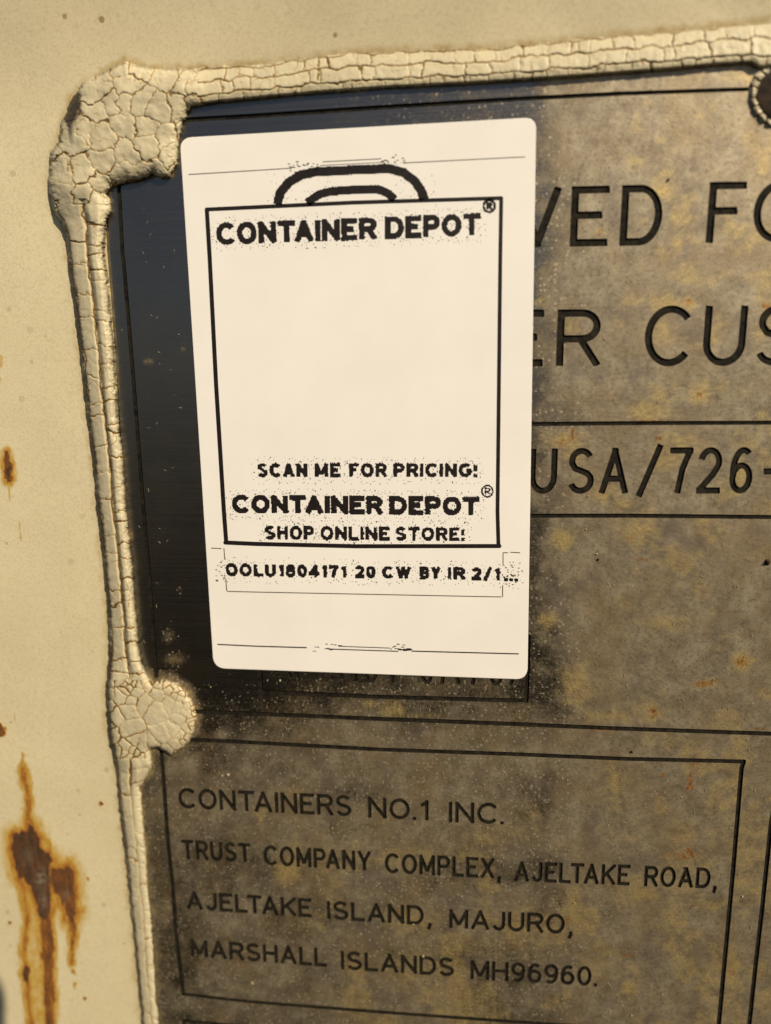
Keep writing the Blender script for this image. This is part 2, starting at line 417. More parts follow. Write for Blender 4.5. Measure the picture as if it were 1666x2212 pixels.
def polydist(x, y, P, closed=True):
    P = np.asarray(P, float); d = np.full(x.shape, 1e9); n = len(P)
    for k in range(n if closed else n - 1):
        a = P[k]; b = P[(k + 1) % n]; v = b - a; L = max(1e-9, v.dot(v))
        t = np.clip(((x - a[0]) * v[0] + (y - a[1]) * v[1]) / L, 0, 1)
        d = np.minimum(d, np.hypot(x - a[0] - t * v[0], y - a[1] - t * v[1]))
    return d

def inside(x, y, P):
    P = np.asarray(P, float); r = np.zeros(x.shape, bool); n = len(P)
    for k in range(n):
        a = P[k]; b = P[(k + 1) % n]
        if a[1] == b[1]: continue
        c = ((a[1] > y) != (b[1] > y)) & (x < (b[0] - a[0]) * (y - a[1]) / (b[1] - a[1]) + a[0])
        r ^= c
    return r

# ------------------------------------------------------------------ sealant outline (frame units on the plate plane)
OUT_L = [(145, 240), (133, 267), (129, 307), (112, 330), (106, 393), (118, 457), (133, 477), (143, 505), (148, 533), (151, 580), (163, 653), (178, 780), (185, 853), (197, 946), (208, 1046), (213, 1106),
         (222, 1179), (230, 1266), (237, 1353), (237, 1419), (231, 1489), (233, 1549), (236, 1590), (248, 1639), (253, 1669), (260, 1739), (268, 1806), (278, 1893), (288, 1993), (297, 2086), (307, 2193), (312, 2260), (345, 2700)]
IN_L = [(397, 262), (390, 283), (386, 317), (383, 355), (368, 383), (350, 386), (330, 377), (300, 390), (260, 398), (240, 405), (231, 420), (241, 437), (240, 457), (231, 475), (226, 500), (223, 553), (231, 596), (238, 680), (247, 780),
        (252, 870), (258, 937), (263, 963), (267, 1020), (273, 1106), (283, 1206), (290, 1279), (295, 1339), (300, 1406), (307, 1433), (318, 1456), (328, 1474), (340, 1470), (353, 1466), (383, 1473), (407, 1496), (421, 1526), (425, 1550), (422, 1575), (409, 1604),
        (388, 1624), (370, 1633), (356, 1622), (340, 1614), (325, 1617), (330, 1645), (326, 1667), (311, 1690), (303, 1700), (307, 1726), (312, 1793), (318, 1873), (327, 1966), (333, 2033), (338, 2126), (345, 2206), (350, 2260), (388, 2700)]
TOP_U = [(160, 208), (180, 181), (207, 166), (247, 145), (270, 134), (300, 142), (333, 150), (433, 147), (553, 141), (655, 127), (755, 114), (842, 112), (955, 107), (1089, 105), (1111, 97), (1211, 89), (1277, 80), (1377, 74), (1511, 62), (1644, 46), (1700, 36), (2300, -40)]
TOP_L = [(413, 231), (480, 222), (553, 215), (688, 203), (822, 193), (955, 186), (1110, 177), (1277, 166), (1444, 153), (1544, 143), (1624, 139), (1640, 150), (1760, 140), (2300, 70)]
OUTLINE = OUT_L[::-1] + TOP_U + TOP_L[::-1] + IN_L
RIV_C = np.array((1692.0, 206.0)); RIV_R = 76.0
ol = np.array(OUT_L); il = np.array([p for p in IN_L if p[1] > 470 and not (1456 < p[1] < 1700)])
tu = np.array(TOP_U); tl_ = np.array(TOP_L)

# ------------------------------------------------------------------ container wall
def rz(pts): return [(x * .2525, 1654 + y * .2525) for x, y in pts]
CORE_A = rz([(250, 480), (300, 540), (345, 620), (350, 700), (420, 740), (470, 820), (425, 860), (440, 960), (442, 1100), (438, 1250), (405, 1340), (345, 1315), (310, 1200), (280, 1100), (250, 1030), (205, 960), (150, 965), (125, 850), (100, 720), (95, 590), (130, 565), (220, 555)])
CORE_B = rz([(470, 860), (540, 870), (600, 840), (630, 880), (640, 1000), (652, 1120), (650, 1230), (675, 1240), (640, 1310), (620, 1380), (575, 1320), (545, 1220), (500, 1120), (450, 1080), (425, 1000), (425, 880)])
STREAKS = [  # points, half widths, strength
    (rz([(195, 20), (215, 130), (235, 230), (250, 330), (245, 420), (258, 500)]), (18, 24, 17, 20, 18, 30), .43),
    (rz([(388, 1310), (398, 1430), (408, 1550), (413, 1700), (420, 1830), (430, 1960), (425, 2230), (430, 2500)]), (46, 56, 58, 46, 38, 46, 34, 20), .60),
    (rz([(175, 960), (205, 1060), (222, 1200), (235, 1330), (225, 1450), (205, 1600), (218, 1720)]), (24, 22, 22, 20, 22, 15, 15), .40),
    (rz([(230, 1740), (225, 1780), (235, 1830)]), (24, 30, 22), .82),
    (rz([(240, 1850), (240, 1960), (250, 2090), (272, 2230), (280, 2400)]), (19, 17, 14, 22, 15), .42),
    (rz([(615, 1340), (632, 1450), (622, 1540), (613, 1690)]), (34, 26, 15, 4), .52),
    (rz([(385, 1960), (392, 2100), (410, 2230)]), (14, 10, 10), .66),
    (rz([(408, 640), (420, 720)]), (30, 20), .26), (rz([(582, 790), (582, 850)]), (14, 20), .24),
    (rz([(655, 1670), (658, 1690)]), (9, 9), .34), (rz([(625, 1760), (640, 1785)]), (12, 8), .32), (rz([(640, 1860), (634, 1900)]), (10, 10), .32), (rz([(630, 1990), (630, 2010)]), (8, 8), .24),
    ([(15, 978), (17, 1005), (20, 1030), (18, 1040)], (22, 34, 34, 14), .62), ([(19, 1012), (19, 1024)], (17, 17), .9), ([(21, 1045), (22, 1080)], (9, 7), .2),
    ([(-14, 1572), (0, 1578)], (66, 52), .66), ([(-12, 1576), (-2, 1578)], (40, 26), .9),
    ([(45, 1126), (46, 1165)], (9, 8), .22), ([(32, 1540), (33, 1562)], (10, 6), .22), ([(49, 1628), (50, 1668)], (14, 14), .26), ([(219, 1736), (223, 1738)], (11, 10), .97), ([(183, 2154), (183, 2157)], (10, 10), .97), ([(190, 1897), (191, 1899)], (10, 9), .62), ([(21, 1992), (22, 1994)], (9, 9), .8), ([(68, 1690), (69, 1691)], (8, 8), .5), ([(0, 770), (0, 790)], (22, 20), .17), ([(0, 820), (0, 830)], (18, 14), .14),
]
def rust_field(x, y):
    f = np.zeros(x.shape)
    wob = (fbm(x / 9, y / 14, 3) - .5) * 9; wx = x + (fbm(x / 5, y / 16, 9) - .5) * 9; wy = y + (fbm(x / 6, y / 6, 21) - .5) * 9
    for P, top in ((CORE_A, .88), (CORE_B, .72)):
        d = polydist(wx, wy, P); d = np.where(inside(wx, wy, P), -d, d)
        f = np.maximum(f, top * sm(2.5, -5, d)); f = np.maximum(f, .38 * sm(22, -1, d + wob * .8))
        f = np.maximum(f, .2 * sm(42, 6, d + wob * 1.6))
    for P, ws, a in STREAKS:
        P = np.asarray(P, float); best = np.zeros(x.shape); hal = np.zeros(x.shape)
        for k in range(len(P) - 1):
            v = P[k + 1] - P[k]; L = v.dot(v)
            t = np.clip(((wx - P[k][0]) * v[0] + (wy - P[k][1]) * v[1]) / L, 0, 1)
            d = np.hypot(wx - P[k][0] - t * v[0], wy - P[k][1] - t * v[1])
            hw = (ws[k] + (ws[k + 1] - ws[k]) * t) * .2525
            best = np.maximum(best, sm(1.3, -1.6, d - hw)); 
            if a > .38 and len(ws) > 2: hal = np.maximum(hal, sm(18, 0, d - hw + wob * .7))
        f = np.maximum(f, a * best); f = np.maximum(f, hal * .27)
    # yellow wash under the main patch
    f = np.maximum(f, .22 * sm(46, 20, np.abs(wx - 88 + wob)) * sm(1900, 1990, wy) * (.45 + .9 * fbm(x / 22, y / 30, 5)))
    return f

def axis(lo, fine0, fine1, hi, step, grow=1.35):
    a = list(np.arange(fine0, fine1 + .1, step)); s_ = step
    while a[-1] < hi: s_ *= grow; a.append(a[-1] + s_)
    s_ = step
    while a[0] > lo: s_ *= grow; a.insert(0, a[0] - s_)
    return np.array(a)

WALL_Y = 0.0009
def build_wall():
    xs = np.concatenate((axis(-2600, -30, 330, 331, 2.6), np.arange(345, 1720, 14.), axis(1730, 1730, 1731, 4200, 20)[1:]))
    ys = np.concatenate((axis(-2300, -30, 2240, 4200, 3.2),))
    X, Y = np.meshgrid(xs, ys); x = X.ravel(); y = Y.ravel()
    vis = (x > -80) & (x < 335) & (y > 600) & (y < 2500)
    rust = np.zeros(x.shape); rust[vis] = rust_field(x[vis], y[vis])
    scab = np.zeros(x.shape)
    for cx, cy, sx, sy, a in ((89, 1897, 13, 22, .9), (93, 1945, 9, 22, .75), (142, 1935, 8, 12, .55), (60, 1850, 14, 20, .35)): scab = np.maximum(scab, a * np.exp(-((x - cx) / sx) ** 2 - ((y - cy) / sy) ** 2))
    seep = np.zeros(x.shape); m = (x > -100) & (x < 1900) & (y > -60) & (y < 2500)
    so_ = polydist(x[m], y[m], OUTLINE, True)
    amp = np.where(y[m] < 260, 1.0, .75)
    seep[m] = amp * sm(20, 0, so_ + (fbm(x[m] / 14, y[m] / 14, 4) - .45) * 16)
    dep = np.full(x.shape, WALL_Y) - (fbm(x / 260, y / 260, 8, 2) - .5) * .0006 * (np.abs(x) < 2500)
    _c = np.clip(260 - y, 0, 700); dep = dep - _c ** 2 / (_c + 260) * PX * .16      # lean added above the plate so the top shades darker
    V = U(x, y, dep)
    nx, ny = len(xs), len(ys)
    J, I = np.meshgrid(np.arange(ny - 1), np.arange(nx - 1), indexing='ij'); q = (J * nx + I).ravel()
    F = [tuple(f) for f in np.column_stack((q, q + nx, q + nx + 1, q + 1))]
    # thickness: sides and back
    ring = list(range(nx)) + [j * nx + nx - 1 for j in range(1, ny)] + [(ny - 1) * nx + i for i in range(nx - 2, -1, -1)] + [j * nx for j in range(ny - 2, 0, -1)]
    n0 = len(V); back = V[ring].copy(); back[:, 1] = .02
    V = np.concatenate((V, back)); n = len(ring)
    for k in range(n): F.append((ring[k], ring[(k + 1) % n], n0 + (k + 1) % n, n0 + k))
    F.append(tuple(n0 + k for k in range(n)))
    z = np.zeros(n)
    o = mesh('container_wall', V, F, M_WALL, None, True, {'rust': np.concatenate((rust, z)), 'scab': np.concatenate((scab, z)), 'seep': np.concatenate((seep, z))})
    tag(o, 'cream painted steel container wall with brown specks and running rust stains', 'wall')
build_wall()

# ------------------------------------------------------------------ data plate
def build_plate():
    X0, Y0, X1, Y1 = 236., 150., 2300., 2700.
    HX, HY = 2000., 2420.
    lines = Field(X0, Y0, HX, HY, 1.5)
    ext = lambda a, b, x: b[1] + (b[1] - a[1]) / (b[0] - a[0]) * (x - b[0])
    lines.line([(385, 260), (398, 259), (555, 250), (822, 232), (1111, 214), (1344, 202), (1574, 194), (1990, 180)], 10.5, 9)
    lines.line([(253, 330), (257, 400), (265, 553), (267, 563), (277, 680), (287, 803), (297, 930), (310, 1100), (323, 1246), (330, 1353), (338, 1460)], 8.5)
    lines.line([(1050, 916), (1148, 916), (1378, 914), (1666, 913), (1990, 911)], 9)
    lines.line([(1050, 1113.5), (1146, 1114), (1378, 1114), (1666, 1117), (1990, 1121)], 9)
    lines.line([(306, 1531), (425, 1537), (555, 1542), (822, 1553), (1110, 1564), (1344, 1574), (1666, 1585), (1990, 1598)], 9)
    lines.line([(1990, 1660), (1607, 1644.5), (1607, 1645), (1344, 1639), (1110, 1629), (822, 1619), (555, 1604.5), (417, 1598), (348, 1594)] [1:], 8.5)
    lines.line([(346, 1593), (352, 1660), (362, 1806), (373, 1913), (380, 2013), (396, 2147)], 8.5)
    lines.line([(396, 2147), (470, 2156), (555, 2165), (822, 2186), (1110, 2207), (1340, 2222), (1552, 2232)], 7)
    lines.line([(1607, 1645), (1602, 1660), (1593, 1770), (1584, 1879), (1569, 2040), (1553, 2212), (1551, 2232)], 10)
    lines.line([(1690, 1650), (1680, 1700), (1666, 1776), (1647, 1959), (1633, 2080), (1619, 2212), (1598, 2400)], 10)
    lines.line([(400, 2290), (397, 2204), (470, 2212), (700, 2234), (1110, 2266)], 7)
    lines.line([(563, 1400), (562.5, 1451), (565, 1494.5)], 9.5); lines.line([(565, 1494.5), (822, 1505.5), (1110, 1513), (1138, 1513)], 9); lines.line([(1142, 1375), (1141, 1430), (1137.5, 1514)], 9.5)
    texts = []
    def T(step, x0, y0, x1, y1, *words):
        f = Field(x0, y0, x1, y1, step)
        for a, k in words: f.word(*a, **k)
        texts.append(f)
    W = lambda *a, **k: (a, k)
    T(1.5, 1050, 370, 1980, 570,
      W('VED', 1112, 1431, 405, 535, 398, 530, 16.5, glyph_x=[(1112, 1212), (1233, 1315), (1341, 1431)]),
      W('FOR', 1529, 1850, 393, 526, 388, 521, 16.5, glyph_x=[(1529, 1609), (1628, 1735), (1768, 1850)]))
    T(1.5, 1050, 630, 1980, 830,
      W('ER', 1090, 1296, 669, 792, 668, 791, 16, glyph_x=[(1092, 1174), (1203, 1297)]),
      W('CUSTOM', 1393, 1975, 660, 792, 657, 788, 16, glyph_x=[(1393, 1493), (1520, 1612), (1634, 1722), (1742, 1830), (1850, 1950), (1970, 1990)][:5] + [(1965, 1979)]))
    T(1.5, 1050, 930, 1980, 1100,
      W('USA/726-', 1145, 1690, 968, 1067, 965, 1066, 13.5, glyph_x=[(1144, 1204), (1227, 1284), (1295, 1360), (1378, 1429), (1445, 1495), (1507, 1559), (1577, 1627), (1643, 1690)]))
    T(1.2, 370, 1670, 1140, 1800, W('CONTAINERS', 385, 759, 1701, 1746, 1718, 1764, 7.6), W('NO.1', 795, 926, 1721, 1767, 1728, 1773, 7.6), W('INC.', 969, 1089, 1731, 1777, 1735, 1781, 7.6))
    T(1.2, 380, 1790, 1580, 1945, W('TRUST', 392, 542, 1813, 1856, 1822, 1864, 7.6), W('COMPANY', 569, 802, 1825, 1869, 1839, 1882, 7.6), W('COMPLEX,', 831, 1083, 1842, 1886, 1854, 1899, 7.6),
      W('AJELTAKE', 1110, 1361, 1860, 1904, 1868, 1913, 7.6), W('ROAD,', 1392, 1550, 1870, 1915, 1875, 1920, 7.6))
    T(1.2, 380, 1900, 1280, 2060, W('AJELTAKE', 402, 673, 1924, 1964, 1941, 1982, 7.6), W('ISLAND,', 706, 933, 1945, 1986, 1957, 2000, 7.6), W('MAJURO,', 970, 1238, 1963, 2005, 1975, 2019, 7.6))
    T(1.2, 390, 2005, 1330, 2160, W('MARSHALL', 412, 706, 2028, 2067, 2048, 2089, 7.6), W('ISLANDS', 736, 981, 2053, 2094, 2069, 2110, 7.6), W('MH96960.', 1016, 1291, 2073, 2116, 2088, 2131, 7.6))
    T(1.5, 560, 1395, 1135, 1500, W('AP', 593, 668, 1420, 1464, 1422, 1466, 8.5, glyph_x=[(588, 630), (637, 667)]), W('STDT', 708, 856, 1424, 1470, 1430, 1476, 8.5, glyph_x=[(708, 742), (752, 780), (788, 816), (832, 862)]),
      W('07(76)', 906, 1110, 1431, 1477, 1437, 1481, 8.5, glyph_x=[(908, 936), (945, 968), (983, 1004), (1012, 1034), (1058, 1086), (1090, 1112)]))
    # merge: plate field = union of all
    allf = [lines] + texts
    build_plate.fields = allf
    PV, PE = [], []; n = 0
    for f in allf:
        if f is not lines:     # keep lettering clear of the rules
            pass
        v, e = f.contour(); PV.append(v); PE.append(e + n); n += len(v)
    # background grid
    def dist(x, y):
        d = np.full(x.shape, 6.)
        for f in allf:
            m = (x > f.x0) & (x < f.X[-1]) & (y > f.y0) & (y < f.Y[-1])
            d[m] = np.minimum(d[m], f.sample(x[m], y[m]))
        return d
    gx, gy = np.meshgrid(np.concatenate((np.arange(X0 + 3, 1690, 6.7), np.arange(1700, X1, 40))), np.concatenate((np.arange(Y0 + 3, 2230, 6.9), np.arange(2240, Y1, 40))))
    gx = gx.ravel() + .13; gy = gy.ravel() + .17
    k = np.abs(dist(gx, gy)) > 1.6; gx, gy = gx[k], gy[k]
    PV.append(np.column_stack((gx, gy))); n += len(gx)
    # the plate's outline: its left edge leans with the plate and hides under the sealant
    Lf = [(225, 245), (236, 520), (256, 780), (262, 980), (270, 1106), (280, 1280), (288, 1450), (293, 1560), (300, 1700), (312, 1870), (330, 2100), (352, 2300), (392, 2700)]
    corners = [(330, 200), (1111, 150), (1640, 110), (2300, 70), (2300, 2700)]
    olp = np.array(Lf[::-1] + [(300, 218)] + corners)
    m = n; PV.append(olp); PE.append(np.column_stack((m + np.arange(len(olp)), m + (np.arange(len(olp)) + 1) % len(olp)))); n += len(olp)
    V, F = cdt(np.concatenate(PV), np.concatenate(PE))
    c = V[F].mean(1)
    area = np.abs(np.cross(V[F[:, 1]] - V[F[:, 0]], V[F[:, 2]] - V[F[:, 0]]))
    keep = inside(c[:, 0], c[:, 1], olp) & (area > 1e-6)
    F = F[keep]; c = c[keep]
    # orient so that front faces look towards the viewer (-y)
    cr = np.cross(V[F[:, 1]] - V[F[:, 0]], V[F[:, 2]] - V[F[:, 0]])
    F[cr > 0] = F[cr > 0][:, ::-1]
    which = np.full(len(F), -1)
    for i, f in enumerate(allf):
        mm = (c[:, 0] > f.x0) & (c[:, 0] < f.X[-1]) & (c[:, 1] > f.y0) & (c[:, 1] < f.Y[-1])
        dd = np.full(len(F), 9.); dd[mm] = f.sample(c[mm, 0], c[mm, 1]); which[dd < 0] = i
    x, y = V[:, 0], V[:, 1]
    # --- weathering
    right = sm(1120, 1300, x + (fbm(x / 60, y / 60, 31) - .5) * 160)
    up = .36 + .56 * right
    up = .03 + .10 * sm(700, 1500, y) + (up - .06) * np.maximum(sm(1000, 1150, x), sm(470, 1000, x + (fbm(x / 60, y / 60, 35) - .5) * 200))
    low = .50 + .18 * sm(380, 760, x + (fbm(x / 90, y / 90, 33) - .5) * 260) + .24 * sm(1180, 1330, x)
    low += (fbm(x / 130, y / 90, 41) - .5) * .5 
    b = sm(1430, 1640, y)
    dirt = up * (1 - b) + low * b
    dirt -= .19 * np.exp(-((x - 1195) / 70) ** 2 - ((y - 1440) / 130) ** 2)
    dirt -= .20 * np.exp(-((x - 1160) / 55) ** 2 - ((y - 1730) / 90) ** 2)
    dirt += .10 * (fbm(x / 40, y / 40, 44) - .5) + .06 * sm(1300, 1600, x) * sm(1200, 400, y)
    for cx, cy, sx, sy, a in ((363, 1375, 14, 20, .42), (377, 1424, 26, 18, .42), (479, 1587, 13, 11, .4), (395, 1655, 30, 20, .5), (455, 1760, 40, 24, .3), (345, 1260, 18, 10, .25), (388, 1278, 10, 16, .25)): dirt = dirt + a * np.exp(-((x - cx) / sx) ** 2 - ((y - cy) / sy) ** 2)
    YB = [(1430, 412, 30, 22, .8), (1458, 470, 16, 70, .55), (1462, 525, 12, 26, .7), (1295, 503, 18, 14, .5), (1160, 425, 18, 18, .5), (1440, 652, 45, 22, .85), (1488, 652, 22, 22, .8), (1470, 592, 40, 18, .6), (1432, 715, 30, 50, .6),
          (1640, 720, 20, 50, .5), (1560, 690, 20, 40, .4), (1510, 853, 26, 22, .95), (1400, 890, 50, 26, .8), (1235, 645, 26, 12, .4), (1165, 655, 26, 16, .6), (1235, 705, 28, 18, .7), (1220, 950, 55, 26, .75), (1240, 985, 28, 18, .7), (1600, 1025, 20, 42, .8),
          (1580, 1062, 30, 16, .6), (1300, 1068, 46, 24, .65), (1345, 1090, 28, 16, .7), (1500, 960, 60, 30, .4), (1215, 1165, 26, 24, 1.), (1380, 1148, 50, 36, .75), (1520, 1125, 40, 16, .6), (1185, 1340, 22, 20, .95), (1440, 1345, 70, 26, .55), (1245, 1480, 42, 56, .7),
          (1605, 1430, 28, 24, 1.), (1520, 1475, 34, 18, .55), (1405, 1540, 46, 30, .65), (1310, 1548, 90, 18, .55), (1430, 1600, 60, 30, .5), (1510, 1640, 60, 30, .5), (1330, 1700, 30, 80, .55), (1600, 1790, 40, 40, .45), (1580, 2100, 34, 60, .7), (1625, 1850, 50, 45, .6),
          (1360, 2135, 24, 22, .8), (800, 1519, 16, 9, .9), (850, 1533, 36, 20, .85), (910, 1545, 40, 10, .5), (620, 1880, 34, 34, .85), (640, 1830, 30, 30, .5), (770, 1840, 60, 40, .4), (1150, 1755, 30, 40, .4), (1050, 1815, 70, 40, .45), (890, 1850, 90, 40, .5), (890, 1990, 70, 40, .55),
          (560, 1760, 24, 30, .5), (430, 1760, 30, 24, .35), (1240, 1960, 40, 70, .6), (1180, 2010, 60, 60, .5), (900, 2090, 90, 60, .5), (1500, 1870, 60, 40, .5), (1420, 2000, 60, 40, .3), (1280, 2090, 50, 60, .4), (319, 782, 18, 13, .5), (397, 750, 7, 18, .55), (1040, 2050, 80, 40, .4),
          (750, 2150, 60, 30, .4), (1480, 1800, 50, 50, .4), (640, 1715, 50, 30, .35), (395, 1330, 14, 5, .5)]
    yel = np.zeros(x.shape)
    for cx, cy, rx, ry, a in YB: yel = np.maximum(yel, a * np.exp(-(((x - cx) / rx) ** 2 + ((y - cy) / ry) ** 2) * .9))
    yel = np.maximum(yel, .55 * sm(1560, 2000, y) * sm(.46, .70, fbm(x / 70, y / 60, 51)) * sm(500, 800, x))
    yel = np.maximum(yel, .50 * sm(.50, .72, fbm(x / 55, y / 50, 53)) * sm(1250, 1400, x))
    RB = [(1295, 502, 7, 5, .8), (1160, 425, 14, 12, .5), (1489, 652, 9, 9, .9), (1655, 663, 10, 8, .9), (1510, 853, 8, 9, .75), (1405, 911, 45, 3, .85), (1238, 935, 5, 22, .8), (1225, 955, 34, 14, .5), (1420, 947, 10, 8, .75), (1238, 625, 5, 5, .4), (1362, 1163, 12, 6, .7), (1390, 1207, 28, 3, .7),
          (1603, 1430, 13, 10, .95), (1520, 1478, 22, 8, .8), (1540, 1470, 18, 4, .6), (1412, 1540, 9, 14, .85), (1300, 1577, 60, 3, .7), (1640, 1573, 34, 4, .7), (1500, 1655, 10, 16, .6), (1490, 1690, 8, 26, .85), (1430, 1674, 8, 7, .8), (1470, 1850, 55, 12, .55), (1490, 1840, 14, 10, .75), (1360, 2062, 12, 5, .7), (1225, 1988, 14, 10, .6),
          (1200, 2020, 20, 12, .4), (1330, 1905, 30, 14, .4), (870, 1850, 30, 20, .35), (860, 1970, 40, 14, .4), (560, 2165, 50, 14, .35), (1583, 2100, 8, 10, .7), (1640, 2100, 24, 4, .5), (1395, 1165, 5, 14, .5), (1455, 475, 4, 14, .5), (1475, 705, 5, 5, .6), (1490, 700, 4, 6, .6), (1160, 1250, 14, 10, .4), (690, 1985, 30, 14, .3)]
    rust = np.zeros(x.shape)
    for cx, cy, rx, ry, a in RB: rust = np.maximum(rust, a * np.exp(-(((x - cx) / rx) ** 2 + ((y - cy) / ry) ** 2) * .8))
    # brown seep beside the sealant
    m = (x < 470) | (y < 300)
    so_ = np.full(x.shape, 99.); so_[m] = polydist(x[m], y[m], OUTLINE)
    seep = sm(13, 2, so_ + (fbm(x / 16, y / 16, 61) - .5) * 12)
    yel = np.maximum(yel, .48 * seep); rust = np.maximum(rust, .36 * seep * sm(500, 700, y) * sm(1500, 1300, y))
    dirt = np.maximum(dirt, .55 * sm(30, 6, so_ + (fbm(x / 12, y / 12, 63) - .5) * 22) * (y > 1440))
    DEPTH = .00026
    P0 = U(x, y, 0.0); P1 = U(x, y, DEPTH)
    top = F[which < 0]
    used = np.unique(top); mp = np.full(len(V), -1); mp[used] = np.arange(len(used))
    verts = [P0[used]]; faces = [tuple(mp[f]) for f in top]; nv = len(used)
    # walls of the engraving and of the plate's rim
    e = np.concatenate((top[:, [0, 1]], top[:, [1, 2]], top[:, [2, 0]])); es = np.sort(e, 1)
    _, inv, cnt = np.unique(es, axis=0, return_inverse=True, return_counts=True)
    be = e[cnt[inv.ravel()] == 1]
    bu = np.unique(be); mb = np.full(len(V), -1); mb[bu] = nv + np.arange(len(bu))
    rim = (polydist(x[bu], y[bu], olp) < .5)
    dn = np.where(rim[:, None], U(x[bu], y[bu], .0009), P1[bu] + np.array((0, 2e-5, 0))); verts.append(dn)
    for a, b_ in be: faces.append((mp[b_], mp[a], mb[a], mb[b_]))
    att = {k: np.concatenate((v[used], v[bu])) for k, v in (('dirt', dirt), ('yellow', yel), ('rust', rust))}
    pl = mesh('data_plate', np.concatenate(verts), faces, M_PLATE, None, False, att)
    tag(pl, 'brushed stainless steel data plate with engraved black lettering, grey dirt film and rust spots', 'data plate')
    names = ['border_rule'] + ['engraved_lettering'] * len(texts)
    for i in range(len(allf)):
        ff = F[which == i]
        if not len(ff): continue
        u = np.unique(ff); mm = np.full(len(V), -1); mm[u] = np.arange(len(u))
        mesh(names[i], P1[u], mm[ff], M_FILL, pl)
    return pl
build_plate()

# ------------------------------------------------------------------ sealant
def voronoi(x, y, seeds, wid=None):
    """edge distance and id of nearest seed"""
    s = np.asarray(seeds); ed = np.empty(x.shape); i1 = np.empty(x.shape, int); i2 = np.empty(x.shape, int)
    for a in range(0, len(x), 4000):
        dx = x[a:a + 4000, None] - s[None, :, 0]; dy = y[a:a + 4000, None] - s[None, :, 1]
        d = dx * dx + dy * dy
        k = np.argpartition(d, 1, axis=1)[:, :2]; r = np.arange(len(k))
        d0 = d[r, k[:, 0]]; d1 = d[r, k[:, 1]]; sw = d0 > d1
        k0 = np.where(sw, k[:, 1], k[:, 0]); k1 = np.where(sw, k[:, 0], k[:, 1])
        L = np.hypot(s[k0, 0] - s[k1, 0], s[k0, 1] - s[k1, 1])
        ed[a:a + 4000] = np.abs(d1 - d0) / (2 * L); i1[a:a + 4000] = k0; i2[a:a + 4000] = k1
    return ed, i1, i2

